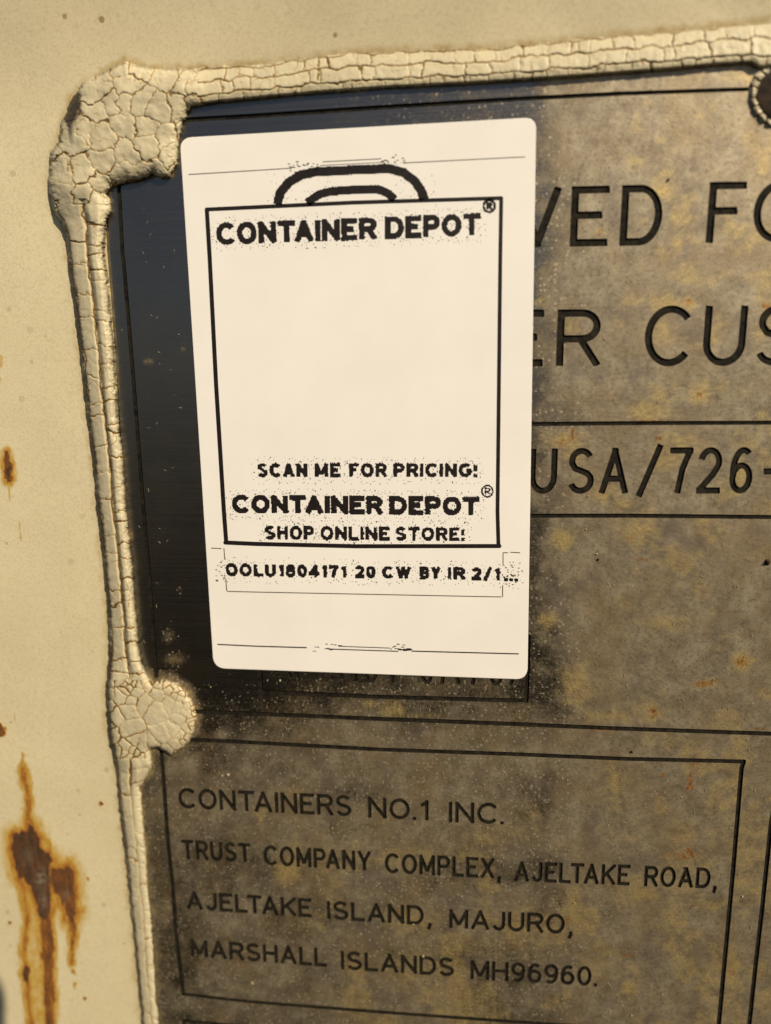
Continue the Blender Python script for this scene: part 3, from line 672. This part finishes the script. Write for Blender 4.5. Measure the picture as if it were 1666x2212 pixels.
def build_sealant():
    st = 1.55
    xs = np.arange(84, 1800, st); ys = np.arange(-30, 2420, st)
    X, Y = np.meshgrid(xs, ys)
    # coarse mask first
    xl = np.interp(Y, ol[:, 1], ol[:, 0]); xr = np.interp(Y, il[:, 1], il[:, 0])
    yu = np.interp(X, tu[:, 0], tu[:, 1]); yl = np.interp(X, tl_[:, 0], tl_[:, 1])
    rd = np.hypot(X - RIV_C[0], Y - RIV_C[1])
    m0 = ((X > xl - 40) & (X < xr + 30) & (Y > 380)) | ((Y > yu - 30) & (Y < yl + 25) & (X > 150)) | ((X > 90) & (X < 430) & (Y > 110) & (Y < 480)) | ((X > 220) & (X < 450) & (Y > 1440) & (Y < 1720)) | (rd < RIV_R + 16)
    J, I = np.nonzero(m0); x = X[m0]; y = Y[m0]; xl = xl[m0]; xr = xr[m0]; yu = yu[m0]; yl = yl[m0]; rd = rd[m0]
    d = polydist(x, y, OUTLINE); s = np.where(inside(x, y, OUTLINE), d, -d)
    sr = 11 - np.abs(rd + (fbm(x / 12, y / 12, 71) - .5) * 7 - (RIV_R - 11))        # rim left round the rivet
    s_rim = sr
    s = s + (fbm(x / 11, y / 11, 72) - .5) * 5 + (fbm(x / 3.5, y / 3.5, 73) - .5) * 3.2
    # which stretch
    corner = (x < 420) & (y < 420); daub = np.hypot(x - 352, y - 1550) < 84; side = (~corner) & (y > 300) & (x < 460)
    topb = (~corner) & (y < 330) & (x >= 300)
    wl = sm(470, 380, y)                       # 1 in the corner
    # --- heights (frame units, up = towards the viewer)
    t = np.clip((x - xl) / np.maximum(xr - xl, 1), 0, 1)
    h_side = 24 * np.sqrt(np.clip(s / 22., 0, 1) * (2 - np.clip(s / 22., 0, 1)))
    prof = np.interp(t, [0, .12, .45, .56, .66, .82, 1], [.35, .42, .60, .62, .92, 1., .8])
    wd = sm(1430, 1480, y) * sm(1670, 1630, y); lo_ = sm(1660, 1740, y)
    prof = prof * (1 - wd) + .78 * wd; prof = prof * (1 - lo_) + np.interp(t, [0, .15, .7, 1], [.6, .8, .95, .8]) * lo_
    prof *= np.interp(y, [300, 500, 1400, 1650, 1720, 2212], [1., 1., 1., .9, .40, .36])
    edge = np.clip(s / 7., 0, 1); h_side = h_side * prof
    tt = np.clip((y - yu) / np.maximum(yl - yu, 1), 0, 1)
    q = np.clip(tt, 0, 1)
    h_top = 14 * np.interp(q, [0, .08, .22, .45, .72, .90, 1], [.03, .12, .40, .80, 1., .80, .30]) * np.clip(s / 6., 0, 1) ** .5
    cs = np.clip(s / 46., 0, 1); h_cor = 26 * np.sqrt(np.clip(cs * (2 - cs), 0, 1)) * (.80 + .45 * fbm(x / 60, y / 60, 75)) 
    r = np.hypot((x - 350) / 1.0, (y - 1551) / 1.0) / 80.; h_d = 23 * np.sqrt(np.clip(1 - np.clip(r, 0, 1) ** 4, 0, 1)) * (.9 + .3 * (fbm(x / 40, y / 40, 76) - .5))
    wc = sm(480, 400, y) * sm(470, 380, x)
    base = np.where(x < 460, np.where(y > 330, h_side, h_top), h_top)
    wside = sm(380, 470, y)
    base = np.where((x < 460) & (y < 480), h_side * wside + h_top * (1 - wside), base)
    h = base * (1 - wc) + h_cor * wc
    h_d = np.where(r < 1.0, h_d, 0); kk = 5.0; h = np.where(r < 1.5, h + np.log1p(np.exp(np.clip((h_d - h) / kk, -30, 30))) * kk - np.log(2.) * kk * sm(10, 0, np.abs(h_d - h)) * 0 - np.log1p(np.exp(-h / kk)) * kk * (h_d <= 0), h)
    # --- cracks: seeds along lanes and scattered in the lumps
    R = random.Random(3); seeds = []
    for lane, (tq, gap) in enumerate(((.02, 52), (.32, 58), (.78, 46))):
        yy = 440 + R.random() * 40
        while yy < 2420:
            a = np.interp(yy, ol[:, 1], ol[:, 0]); b = np.interp(yy, il[:, 1], il[:, 0])
            if not (1480 < yy < 1625): seeds.append((a + (b - a) * tq + R.uniform(-3, 3) - (14 if lane == 0 else 0), yy))
            yy += gap * R.uniform(.55, 1.5)
    for tq, gap in ((-.05, 40), (.12, 52), (.50, 62), (.93, 36)):
        xx = 400 + R.random() * 40
        while xx < 1800:
            a = np.interp(xx, tu[:, 0], tu[:, 1]); b = np.interp(xx, tl_[:, 0], tl_[:, 1])
            seeds.append((xx, a + (b - a) * tq + R.uniform(-4, 4))); xx += gap * R.uniform(.5, 1.5)
    def scatter(x0, y0, x1, y1, dm, n, ok):
        L = []
        for _ in range(n):
            p = (R.uniform(x0, x1), R.uniform(y0, y1))
            mind = dm(p) if callable(dm) else dm
            if ok(p) and all((p[0] - a) ** 2 + (p[1] - b) ** 2 > mind * mind for a, b in L): L.append(p)
        seeds.extend(L)
    scatter(95, 125, 410, 440, lambda p: 22 + 36 * float(vnoise(np.array(p[0] / 45.), np.array(p[1] / 45.), 55)), 2200, lambda p: not (p[0] > 400 and p[1] < 240))
    scatter(225, 1470, 430, 1640, lambda p: max(8, 44 - .50 * max(0, math.hypot(p[0] - 325, p[1] - 1555) - 12)) if p[0] > 270 else 26, 2500, lambda p: True)
    wa = 9 + 13 * wc * sm(.2, .6, wc)
    wx = x + (fbm(x / 16, y / 16, 81) - .5) * wa + (fbm(x / 5, y / 5, 82) - .5) * 3; wy = y + (fbm(x / 16, y / 16, 83) - .5) * wa + (fbm(x / 5, y / 5, 84) - .5) * 3
    ed, i1, i2 = voronoi(wx, wy, seeds)
    # the long runs crack into rows of near-rectangular plates
    R4 = random.Random(9)
    def rows(u, across, width, bounds, gaps, lo, hi, seed):
        tn = across + (fbm(u / 26, across * 3, seed, 2) - .5) * .16 + (fbm(u / 7, across * 9, seed + 1, 2) - .5) * .05
        lane = np.zeros(u.shape, int); dl = np.full(u.shape, 99.); stg = np.zeros(u.shape)
        for k, b in enumerate(bounds):
            lane += tn > b; q_ = np.abs(tn - b) * width
            g_ = (.35 + .75 * fbm(u / 40, u * 0 + k, seed + 5, 2)) * (1.0 if k else .8); stg = np.where(q_ < dl, g_, stg); dl = np.minimum(dl, q_)
        dt = np.full(u.shape, 99.); ct = np.zeros(u.shape); cid = np.zeros(u.shape, int)
        for L_, gp_ in enumerate(gaps):
            c_ = []; a_ = lo
            while a_ < hi: a_ += gp_ * R4.uniform(.35, 1.6); c_.append((a_, R4.uniform(-14, 14), R4.random()))
            m_ = np.nonzero(lane == L_)[0]
            if not len(m_): continue
            uu = u[m_] + (fbm(u[m_] / 9, across[m_] * 5, seed + 7 + L_) - .5) * 15
            ca = np.array(c_); ps = ca[:, 0]
            i_ = np.clip(np.searchsorted(ps, uu), 1, len(ps) - 1); best = np.full(len(m_), 99.); bs = np.zeros(len(m_))
            for o_ in (-1, 0):
                p_ = i_ + o_; dd = np.abs(uu - ps[p_] - ca[p_, 1] * (across[m_] - .5)) ; up_ = dd < best; best = np.where(up_, dd, best); bs = np.where(up_, ca[p_, 2], bs)
            dt[m_] = best; ct[m_] = bs; cid[m_] = i_ + 1000 * L_
        return np.minimum(dl, dt), np.where(dl < dt, stg, ct), cid
    edt, hst, cit = rows(x, (y - yu) / np.maximum(yl - yu, 1), np.maximum(yl - yu, 1), (.04, .36, .74), (46, 50, 58, 38), 330, 1900, 101)
    eds, hss, cis = rows(y, (x - xl) / np.maximum(xr - xl, 1), np.maximum(xr - xl, 20), (.06, .54), (60, 52, 44), 380, 2500, 131)
    use_t = (wc < .5) & (y < 330) & (x > 300); use_s = (wc < .5) & (~use_t) & (r > 1.05) & ~((y > 1470) & (y < 1640))
    pa = np.minimum(i1, i2); pb = np.maximum(i1, i2); hs = _h(pa, pb, 5); cellh = _h(i1, i1 * 0, 9); cx_ = _h(i1, i1 * 0 + 1, 11) - .5; cy_ = _h(i1, i1 * 0 + 2, 13) - .5
    hs = np.where(use_t, np.clip(hst, 0, 1), np.where(use_s, np.clip(hss, 0, 1), hs)); ed = np.where(use_t, edt, np.where(use_s, eds, ed))
    cellh = np.where(use_t, _h(cit, cit * 0, 9), np.where(use_s, _h(cis, cis * 0 + 3, 9), cellh)); lanes = use_t | use_s
    wdt = .35 + 1.5 * hs ** 2.2; amt = .42 + .58 * hs
    crack = amt * sm(wdt + 1.35, wdt * .3, ed)
    # fine secondary crazing
    seeds2 = []
    R2 = random.Random(5)
    keepm = s > -2
    for k in R2.sample(range(len(x)), min(len(x), 26000)):
        if keepm[k] and R2.random() < .11: seeds2.append((x[k], y[k]))
    ed2, j1, j2 = voronoi(wx + 3, wy * .9 - 2 + .1 * y, seeds2) if seeds2 else (np.full(x.shape, 9.), i1, i2)
    hs2 = _h(np.minimum(j1, j2), np.maximum(j1, j2), 6)
    fine = np.where(hs2 > .55, (hs2 - .55) / .45, 0) * sm(2.0, .4, ed2) * .42
    relief = .9 * (cellh - .5) + (cx_ * (x - np.asarray(seeds)[i1, 0]) + cy_ * (y - np.asarray(seeds)[i1, 1])) * .05 * (~lanes) + .6 * sm(0, 6, ed)
    inn = sm(0, 8, s)
    crack = crack * (1 - .5 * lo_ * side)
    crack = np.where(r < 1.05, crack * (.45 + .4 * sm(.55, .95, r)), crack)
    h = h + inn * relief - inn * crack * (1.7 - .9 * (r < 1.05)) - fine * inn * .7 + inn * (fbm(x / 11, y / 11, 85) - .5) * 1.3
    # longitudinal valley between the two lanes of the side run, and the lifted left edge
    val = np.exp(-((t - .55) / .06) ** 2) * side * (y > 430) * (1 - wd) * (1 - lo_)
    h = h - 3.2 * val * (y < 1700)
    # outside the outline sink below plate and wall
    h = np.where(s < 0, -2 + s * 3.0, h - 2 * sm(4, 0, s))
    h = np.maximum(h, -17)
    hr = np.where(s_rim > -2, 8 * np.sqrt(np.clip(s_rim / 11., 0, 1)) - 1.5, -17) + (fbm(x / 6, y / 9, 88) - .5) * 3
    rimc = sm(3.2, .8, np.abs(((np.degrees(np.arctan2(y - RIV_C[1], x - RIV_C[0])) + 360 + (fbm(x / 9, y / 9, 89) - .5) * 8) % 17) - 8.5) * 1.2) * (s_rim > 0)
    inrim = (rd < RIV_R + 6) & (y > np.interp(x, tl_[:, 0], tl_[:, 1]) - 4)
    pit = rd < RIV_R - 21
    h = np.where(inrim, np.maximum(np.where(s > 3, h, -17), hr - rimc * 3), h)
    h = np.where(pit & (y > 120 + (fbm(x / 15, y / 15, 90) - .5) * 14) & (rd < RIV_R - 20), -17, h)
    crack = np.where(inrim & (s_rim > 0), rimc * .7, crack)
    crack = np.clip(np.maximum(crack, fine) + .5 * val * (y < 1700) * fbm(x / 5, y / 20, 91), 0, 1)
    grime_shade = .55 * sm(6, 0, s) * (fbm(x / 18, y / 18, 92) > .40)
    grime_shade = np.maximum(grime_shade, .9 * sm(.86, .98, q) * topb * sm(760, 420, x) * sm(.35, .6, fbm(x / 25, y / 10, 93)))  # underside shade painted along the top run's lower edge
    edge_shade = (x < 330) * sm(11 - 5 * lo_, 2, s) * sm(-5, -1, s) * (t < .3) * sm(520, 590, y) * (.45 + .55 * sm(.30, .5, fbm(x / 30, y / 22, 96))) * np.where(y > 1640, .7, 1.)  # the bead's shadow, painted along its left edge
    grime_shade = np.maximum(grime_shade, 1.25 * edge_shade)
    dk = 2.0 * np.exp(-((x - 154) / 21) ** 2 - ((y - 228) / 42) ** 2) + 1.3 * np.exp(-((x - 164) / 14) ** 2 - ((y - 292) / 30) ** 2)  # shade and dirt painted into the crevice left of the corner lump
    grime_shade = np.maximum(grime_shade, 1.5 * sm(.30, 1.0, dk + (fbm(x / 12, y / 12, 94) - .5) * .5) * sm(34, 10, s))
    grime_shade = np.maximum(grime_shade, .8 * side * (t < .16) * sm(.16, .03, t) * sm(.3, .55, fbm(x / 9, y / 30, 95)) * (y > 480) * (s > -3))
    grime_shade = np.maximum(grime_shade, 1.4 * (t > .8) * side * sm(5, 1, s) * sm(1840, 1960, y))  # darkness of the gap painted between the lower bead and the plate
    tone = np.where((rd < RIV_R + 6) & (y > 145), 0., 1.) * np.clip(.15 + .8 * cellh * .6 + .35 * side * (t < .5), 0, 1)  # random cell tone, plus shade painted on the left lane
    h -= 5 * np.clip(dk, 0, 1) * sm(26, 6, s)
    dep = -h * PX
    P = U(x, y, dep)
    # --- split into parts
    part = np.full(x.shape, 0)                       # 0 long runs
    vid = np.full(X.shape, -1); vid[J, I] = np.arange(len(x))
    a, b, c, d_ = vid[:-1, :-1], vid[1:, :-1], vid[1:, 1:], vid[:-1, 1:]
    ok = (a >= 0) & (b >= 0) & (c >= 0) & (d_ >= 0)
    Q = np.column_stack((a[ok], b[ok], c[ok], d_[ok]))
    hm = h[Q].max(1); Q = Q[hm > -16.5]
    qx = x[Q].mean(1); qy = y[Q].mean(1); qr = np.hypot(qx - 352, qy - 1551); qrd = np.hypot(qx - RIV_C[0], qy - RIV_C[1])
    pid = np.where(qrd < RIV_R + 8, 4, np.where(qr < 82, 3, np.where((qx < 412) & (qy < 408), 2, np.where(qy < 330, 1, 0))))
    pid = np.where((pid == 4) & (qy < np.interp(qx, tl_[:, 0], tl_[:, 1])), 1, pid)
    root = empty('sealant_bead', tuple(U(np.array(260.), np.array(300.), WALL_Y)))
    tag(root, 'cracked cream sealant bead running round the corner of the steel data plate', 'sealant')
    off = np.array(root.location)
    for k, nm, lab in ((0, 'bead_run', 'narrow two-ridged bead run with a dark left edge'), (1, 'bead_run', 'broad crazed bead run above the plate'), (2, 'corner_lump', 'thick alligator-cracked lump at the corner'),
                       (3, 'round_daub', 'round finely crazed daub of sealant on the plate edge'), (4, 'broken_rim', 'thin broken yellow rim round the dark rivet')):
        qq = Q[pid == k]
        if not len(qq): continue
        u = np.unique(qq); mm = np.full(len(x), -1); mm[u] = np.arange(len(u))
        o = mesh(nm, P[u] - off, mm[qq], M_SEAL, root, True, {'crack': crack[u], 'grime_shade': grime_shade[u], 'tone': tone[u]})
        o['label'] = lab
build_sealant()

# ------------------------------------------------------------------ rivet at the plate's corner
def build_rivet():
    V = []; F = []; n = 48; rings = [(0, 7), (16, 7), (32, 6.2), (46, 5), (56, 3.6), (61, 2.2), (64, -3)]
    for i, (r, h) in enumerate(rings):
        for k in range(n):
            a = 2 * math.pi * k / n; px = RIV_C[0] + r * math.cos(a); py = RIV_C[1] + r * math.sin(a)
            hh = h + (float(fbm(np.array(px / 14.), np.array(py / 14.), 97)) - .5) * 2.2
            V.append(U(np.array(px), np.array(py), np.array(-hh * PX)))
    for i in range(len(rings) - 1):
        for k in range(n): F.append((i * n + k, i * n + (k + 1) % n, (i + 1) * n + (k + 1) % n, (i + 1) * n + k))
    o = mesh('rivet', V, F, M_RIVET, None, True)
    tag(o, 'dark rusty rivet head at the upper edge of the plate inside a broken rim', 'rivet')
build_rivet()

# ------------------------------------------------------------------ sticker
def rounded(corners, r):
    P = []; n = len(corners); C_ = np.array(corners, float)
    for k in range(n):
        p = C_[k]; a = C_[k - 1] - p; b = C_[(k + 1) % n] - p; a /= np.linalg.norm(a); b /= np.linalg.norm(b)
        p0 = p + a * r; p1 = p + b * r
        for q in np.linspace(0, 1, 9): P.append((1 - q) ** 2 * p0 + 2 * q * (1 - q) * (p + (a + b) * r * .06) + q * q * p1)
    return np.array(P)

def build_sticker():
    ol2 = rounded([(388.5, 298), (1158.5, 253.5), (1139.5, 1468), (461.5, 1443.5)], 24)
    # straight sides bow a hair with the vinyl
    TH = .00018
    n = len(ol2); c = ol2.mean(0)
    ring0 = U(ol2[:, 0], ol2[:, 1], -.00002); inn = ol2 + (c - ol2) / np.linalg.norm(c - ol2, axis=1)[:, None] * 1.0
    ring1 = U(ol2[:, 0], ol2[:, 1], -TH * .75); ring2 = U(inn[:, 0], inn[:, 1], -TH)
    V = np.concatenate((ring0, ring1, ring2)); F = []
    for a in (0, n):
        for k in range(n): F.append((a + k, a + (k + 1) % n, a + n + (k + 1) % n, a + n + k))
    F.append(tuple(2 * n + k for k in range(n)))
    F = [f[::-1] for f in F]
    st = mesh('sticker', V, F, M_STICK)
    tag(st, 'white rectangular sticker with rounded corners and black print stuck on the steel plate', 'sticker')
    R = random.Random(11)
    def printed(name, f, mat=M_INK, pixel=2.2, rough=.7, specks=0, band=20, depth=-TH - .000012, label=None, soft=False):
        if pixel:
            # thermal print: blocky raster edges
            bx = (np.floor(f.X / pixel) + .5) * pixel; by = (np.floor(f.Y / pixel) + .5) * pixel
            BX, BY = np.meshgrid(bx, by)
            base = f.f.copy(); v = f.sample(BX, BY) + (_h(np.floor(BX / pixel), np.floor(BY / pixel), 77) - .5) * 2.0 * rough
            f.f = np.where(np.abs(base) > 3.2, base, np.clip(v, -1, 1)).astype(np.float32)
            if specks:
                JJ, II = np.nonzero((base > 3) & (base < 5.9) if band < 6 else (f.far > 3.0) & (f.far < band))
                pick = R.sample(range(len(JJ)), min(specks, len(JJ)))
                for k in pick:
                    j, i = JJ[k], II[k]; w_ = R.choice((1, 1, 2)); 
                    f.f[j:j + R.choice((1, 2)) + 1, i:i + w_ + 1] = -.6
            f.f[0, :] = f.f[-1, :] = 6; f.f[:, 0] = f.f[:, -1] = 6
        Vc, Ec = f.contour()
        Vv, Ff = cdt(Vc, Ec); cc = Vv[Ff].mean(1); k = f.sample(cc[:, 0], cc[:, 1]) < 0
        Ff = Ff[k]; cr = np.cross(Vv[Ff[:, 1]] - Vv[Ff[:, 0]], Vv[Ff[:, 2]] - Vv[Ff[:, 0]])
        Ff = Ff[np.abs(cr) > 1e-6]; cr = cr[np.abs(cr) > 1e-6]; Ff[cr > 0] = Ff[cr > 0][:, ::-1]
        u = np.unique(Ff); mm = np.full(len(Vv), -1); mm[u] = np.arange(len(u))
        o = mesh(name, U(Vv[u][:, 0], Vv[u][:, 1], depth), mm[Ff], mat, st)
        if label: o['label'] = label
        return o
    def far(f, boxes):
        """loose distance used for the print's stray dots"""
        X, Y = np.meshgrid(f.X, f.Y); d = np.full(X.shape, 99.)
        for (xl, xr, tl, bl, tr, br) in boxes:
            tp = tl + (tr - tl) * (X - xl) / (xr - xl); bt = bl + (br - bl) * (X - xl) / (xr - xl)
            d = np.minimum(d, np.hypot(np.maximum(0, np.maximum(xl - X, X - xr)), np.maximum(0, np.maximum(tp - Y, Y - bt))))
        f.far = np.where(f.f < 3, 0, d + 3.2)
    # carrying handles of the drawn bag
    f = Field(575, 345, 945, 448, .9)
    f.stroke([(599, 442), (606, 416), (624, 394), (650, 378), (684, 371), (762, 367), (842, 364), (872, 373), (895, 390), (909, 409), (917, 431)], 10.0)
    f.stroke([(663, 438), (690, 420), (716, 413), (770, 410), (815, 408), (838, 417), (853, 431)], 9.0)
    f.far = np.where(f.f < 3, 0, 8)
    X, Y = np.meshgrid(f.X, f.Y); f.far = np.where((f.f > 3) & (((X < 720) | (X > 835)) & (Y > 372)), 8, 99)
    printed('bag_handle', f, specks=70, label='black arched double handle drawn above the frame')
    f = Field(430, 410, 1100, 1196, 1.0)
    f.line([(447, 452.5), (765, 437.5), (1083, 428)], 8.6); f.line([(1083, 428), (1081, 553), (1078, 830), (1075, 1106), (1077, 1180)], 8.4)
    f.line([(1079, 1179.5), (770, 1180), (555, 1175), (487, 1172)], 9); f.line([(447, 452.5), (453, 553), (467, 830), (484, 1106), (489, 1172)], 9.2)
    printed('frame_outline', f, pixel=0)
    def text(words, sw, specks, name='printed_lettering', extra=None, band=17):
        x0 = min(w_[1] for w_ in words) - 34; x1 = max(w_[2] for w_ in words) + 34
        y0 = min(min(w_[3], w_[5]) for w_ in words) - 20; y1 = max(max(w_[4], w_[6]) for w_ in words) + 20
        f = Field(x0, y0, x1, y1, .9)
        for w_ in words: f.word(*w_, sw)
        far(f, [w_[1:] for w_ in words])
        printed(name, f, specks=specks, band=band)
    text([('CONTAINER', 467, 814, 481, 530, 469, 518, ), ('DEPOT', 832, 1039, 468, 517, 460, 509)], 12.6, 330)
    text([('SCAN', 556, 664, 1000, 1031, 1000, 1031), ('ME', 680, 736, 1000, 1031, 1000, 1031), ('FOR', 754, 836, 1000, 1031, 1000, 1031), ('PRICING!', 850, 1031, 1000, 1031, 1000, 1031)], 8.4, 230)
    text([('CONTAINER', 501, 827, 1068, 1109, 1071, 1112), ('DEPOT', 841, 1036, 1071, 1112, 1073, 1114)], 11.6, 330)
    text([('SHOP', 572, 679, 1135, 1166, 1136, 1167), ('ONLINE', 692, 842, 1136, 1167, 1138, 1168), ('STORE!', 854, 1004, 1138, 1168, 1139, 1169)], 7.8, 260)
    text([('OOLU1804171', 487, 749, 1216, 1245, 1221, 1249), ('20', 767, 812, 1221, 1249, 1222, 1250), ('CW', 825, 889, 1222, 1250, 1223, 1251), ('BY', 907, 953, 1223, 1251, 1224, 1252), ('IR', 967, 1006, 1224, 1252, 1225, 1253),
          ('2/1', 1019, 1081, 1225, 1254, 1226, 1255), ('...', 1090, 1120, 1227, 1256, 1228, 1257)], 8.3, 260)
    # registered marks
    for (cx, cy, r, sw) in ((1057, 445, 15, 5.4), (1053, 1061, 13.5, 3.4)):
        f = Field(cx - 22, cy - 22, cx + 22, cy + 22, .8)
        f.stroke([(cx + (r - sw / 2) * math.cos(a), cy + (r - sw / 2) * 1.05 * math.sin(a)) for a in np.linspace(0, 2 * math.pi, 40)], sw / 2)
        f.word('R', cx - r * .40, cx + r * .46, cy - r * .55, cy + r * .6, cy - r * .55, cy + r * .6, sw * .95)
        printed('registered_mark', f, pixel=1.9, rough=.6)
    # hairlines
    f = Field(398, 330, 1142, 390, .8)
    for P in ([(408, 377), (555, 368), (624, 363.5)], [(872, 352), (1110, 340), (1134, 339)], [(698, 349.5), (823, 343)]): f.line(P, 1.9)
    for k in range(44): f.line([(692 + k * 3.1, 357.5 - k * .155), (693.6 + k * 3.1, 357.4 - k * .155)], 1.6)
    for _ in range(46):
        xx = R.choice((R.uniform(622, 690), R.uniform(822, 874))); yy = 357 - (xx - 690) * .05 + R.gauss(0, 5.5); f.line([(xx, yy), (xx + R.uniform(.5, 5), yy - .2)], R.uniform(1.5, 2.6))
    printed('trim_line', f, M_INK2, pixel=0)
    f = Field(450, 1180, 1130, 1296, .8)
    for P in ([(457, 1184), (478, 1185)], [(484, 1185), (486, 1209)], [(488, 1250), (490, 1276)], [(492, 1277.5), (555, 1279), (1083, 1289.5)], [(1087, 1194), (1087, 1222)], [(1086, 1265), (1086, 1289)], [(1087, 1194), (1097, 1194)], [(1103, 1193), (1123, 1194)]): f.line(P, 2.0)
    for _ in range(44):
        sd = R.random() < .5; xx = R.uniform(466, 486) if sd else R.uniform(1086, 1122); yy = R.uniform(1212, 1264); f.line([(xx, yy), (xx + R.uniform(.5, 3), yy)], R.uniform(1.6, 2.6))
    printed('trim_line', f, M_INK2, pixel=0)
    f = Field(464, 1380, 1130, 1420, .8)
    for P, w_ in (([(471, 1392), (555, 1396), (662, 1399)], 2.6), ([(712, 1402), (860, 1407)], 2.2), ([(732, 1396), (842, 1400)], 1.8), ([(890, 1406.5), (1120, 1412.5)], 2.6), ([(863, 1403), (888, 1403.5)], 1.8)): f.line(P, w_)
    for _ in range(30):
        xx = R.choice((R.uniform(664, 732), R.uniform(842, 890))); yy = 1397 + (xx - 700) * .025 + R.gauss(0, 3.5); f.line([(xx, yy), (xx + R.uniform(1, 8), yy + .2)], R.uniform(1.3, 2.2))
    printed('trim_line', f, M_INK, pixel=0)
build_sticker()

# ------------------------------------------------------------------ dust and grit on the plate
def build_dust():
    R = random.Random(21); V = []; F = []
    def blocked(px, py):
        for f in build_plate.fields:
            if f.x0 < px < f.X[-1] and f.y0 < py < f.Y[-1] and f.sample(np.array([px]), np.array([py]))[0] < 5.9: return True
        return (388 < px < 1160 and 250 < py < 1470) or px < np.interp(py, il[:, 1], il[:, 0]) + 10 or (1456 < py < 1700 and px < 430) or py < np.interp(px, tl_[:, 0], tl_[:, 1]) + 10
    k = 0
    while k < 620:                                   # short curled fibres
        px = R.uniform(240, 1666); py = R.uniform(160, 2212)
        if R.random() > (.25 + .75 * (py > 1300)) * (1 if px < 1350 else .35) or blocked(px, py): continue
        L = R.uniform(3, 9); a = R.gauss(1.2, .7); cur = R.uniform(-1.6, 1.6); w_ = R.uniform(.3, .6); hgt = R.uniform(.6, 1.6)
        pts = []; x, y = px, py
        for q in range(5): pts.append((x, y, hgt * math.sin(math.pi * q / 4.) + .5)); x += L / 4 * math.cos(a); y += L / 4 * math.sin(a); a += cur / 4
        b = len(V)
        for q, (x, y, z) in enumerate(pts):
            nxt = pts[min(q + 1, 4)]; prv = pts[max(q - 1, 0)]; tx, ty = nxt[0] - prv[0], nxt[1] - prv[1]; l = math.hypot(tx, ty) or 1
            ox, oy = -ty / l * w_, tx / l * w_
            V += [U(np.array(x + ox), np.array(y + oy), np.array(-(z) * PX)), U(np.array(x), np.array(y), np.array(-(z + w_) * PX)), U(np.array(x - ox), np.array(y - oy), np.array(-(z) * PX))]
            if q:
                c = b + q * 3
                F += [(c - 3, c, c + 1, c - 2), (c - 2, c + 1, c + 2, c - 1), (c - 1, c + 2, c, c - 3)]
        k += 1
    grains = [(545, 2124, 3.5), (493, 1674, 4), (480, 1676, 2.4), (914, 2066, 3.4), (893, 1997, 3), (605, 1470, 2.8), (578, 1470, 2.2), (1604, 1937, 2.6)]
    while len(grains) < 330:
        px = R.uniform(240, 1666); py = R.uniform(160, 2212)
        if R.random() > (.2 + .8 * (py > 1250)) or blocked(px, py): continue
        grains.append((px, py, R.uniform(.5, 1.6) * (1.6 if R.random() < .08 else 1)))
    dark = [(1658, 1215, 7.0), (1293, 1209, 3.2), (1365, 1624, 3.8), (1444, 388, 3.6), (1480, 1875, 2.8)]; dark_from = None
    for px, py, r in grains + dark:
        if dark_from is None and (px, py, r) == dark[0]: dark_from = len(F)
        b = len(V)
        for q in range(6):
            a = q * math.pi / 3; rr = r * R.uniform(.6, 1.2); V.append(U(np.array(px + rr * math.cos(a)), np.array(py + rr * math.sin(a)), np.array(-.1 * PX)))
        for q in range(6):
            a = q * math.pi / 3; rr = r * R.uniform(.3, .7); V.append(U(np.array(px + rr * math.cos(a)), np.array(py + rr * math.sin(a)), np.array(-r * R.uniform(.7, 1.3) * PX)))
        for q in range(6): F.append((b + q, b + q + 6, b + (q + 1) % 6 + 6, b + (q + 1) % 6))
        F.append(tuple(b + 11 - q for q in range(6)))
    o = mesh('dust', V, F, M_DUST, None, True); o.data.materials.append(M_RIVET)
    for pgn in o.data.polygons[dark_from:]: pgn.material_index = 1
    tag(o, 'pale dust fibres and grit lying on the dirty steel plate', 'dust', kind='stuff')
build_dust()

# ------------------------------------------------------------------ the phone that takes the picture; its shadow falls on the wall at the lower left
def build_phone():
    Rm = np.column_stack((RGT, -DWN, -FWD))
    def loc(p): return CAM + Rm @ np.array(p)
    xr, xl_, yt, yb = .0158, -.0600, .0035, -.1560
    def slab(z0, z1, xl_, xr, yb, yt, rad, ch):
        V = []; F = []; rings = ((z0, ch), (z0 + ch, 0), (z1 - ch, 0), (z1, ch)); n = 0
        for z, ins in rings:
            k = 0
            for cx, cy, a0 in ((xr - rad, yt - rad, 0), (xl_ + rad, yt - rad, 90), (xl_ + rad, yb + rad, 180), (xr - rad, yb + rad, 270)):
                for a in np.radians(np.linspace(a0, a0 + 90, 10)):
                    V.append(loc((cx + (rad - ins) * math.cos(a), cy + (rad - ins) * math.sin(a), z))); k += 1
            n = k
        for i in range(3):
            for k in range(n): F.append((i * n + k, i * n + (k + 1) % n, (i + 1) * n + (k + 1) % n, (i + 1) * n + k))
        F.append(tuple(range(n))[::-1]); F.append(tuple(3 * n + k for k in range(n)))
        return V, F
    mb = mat_simple('black_phone_glass', (.008, .008, .009), (.012, .012, .013), 300, .25, .5)
    o = mesh('smartphone', *slab(.0022, .0105, xl_, xr, yb, yt, .011, .0012), mb)
    tag(o, 'black smartphone held upright in front of the plate, shadowing the wall', 'phone')
    mesh('camera_bump', *slab(.0008, .00221, -.0100, .0085, -.030, .0035, .005, .0003), mb, o)
build_phone()
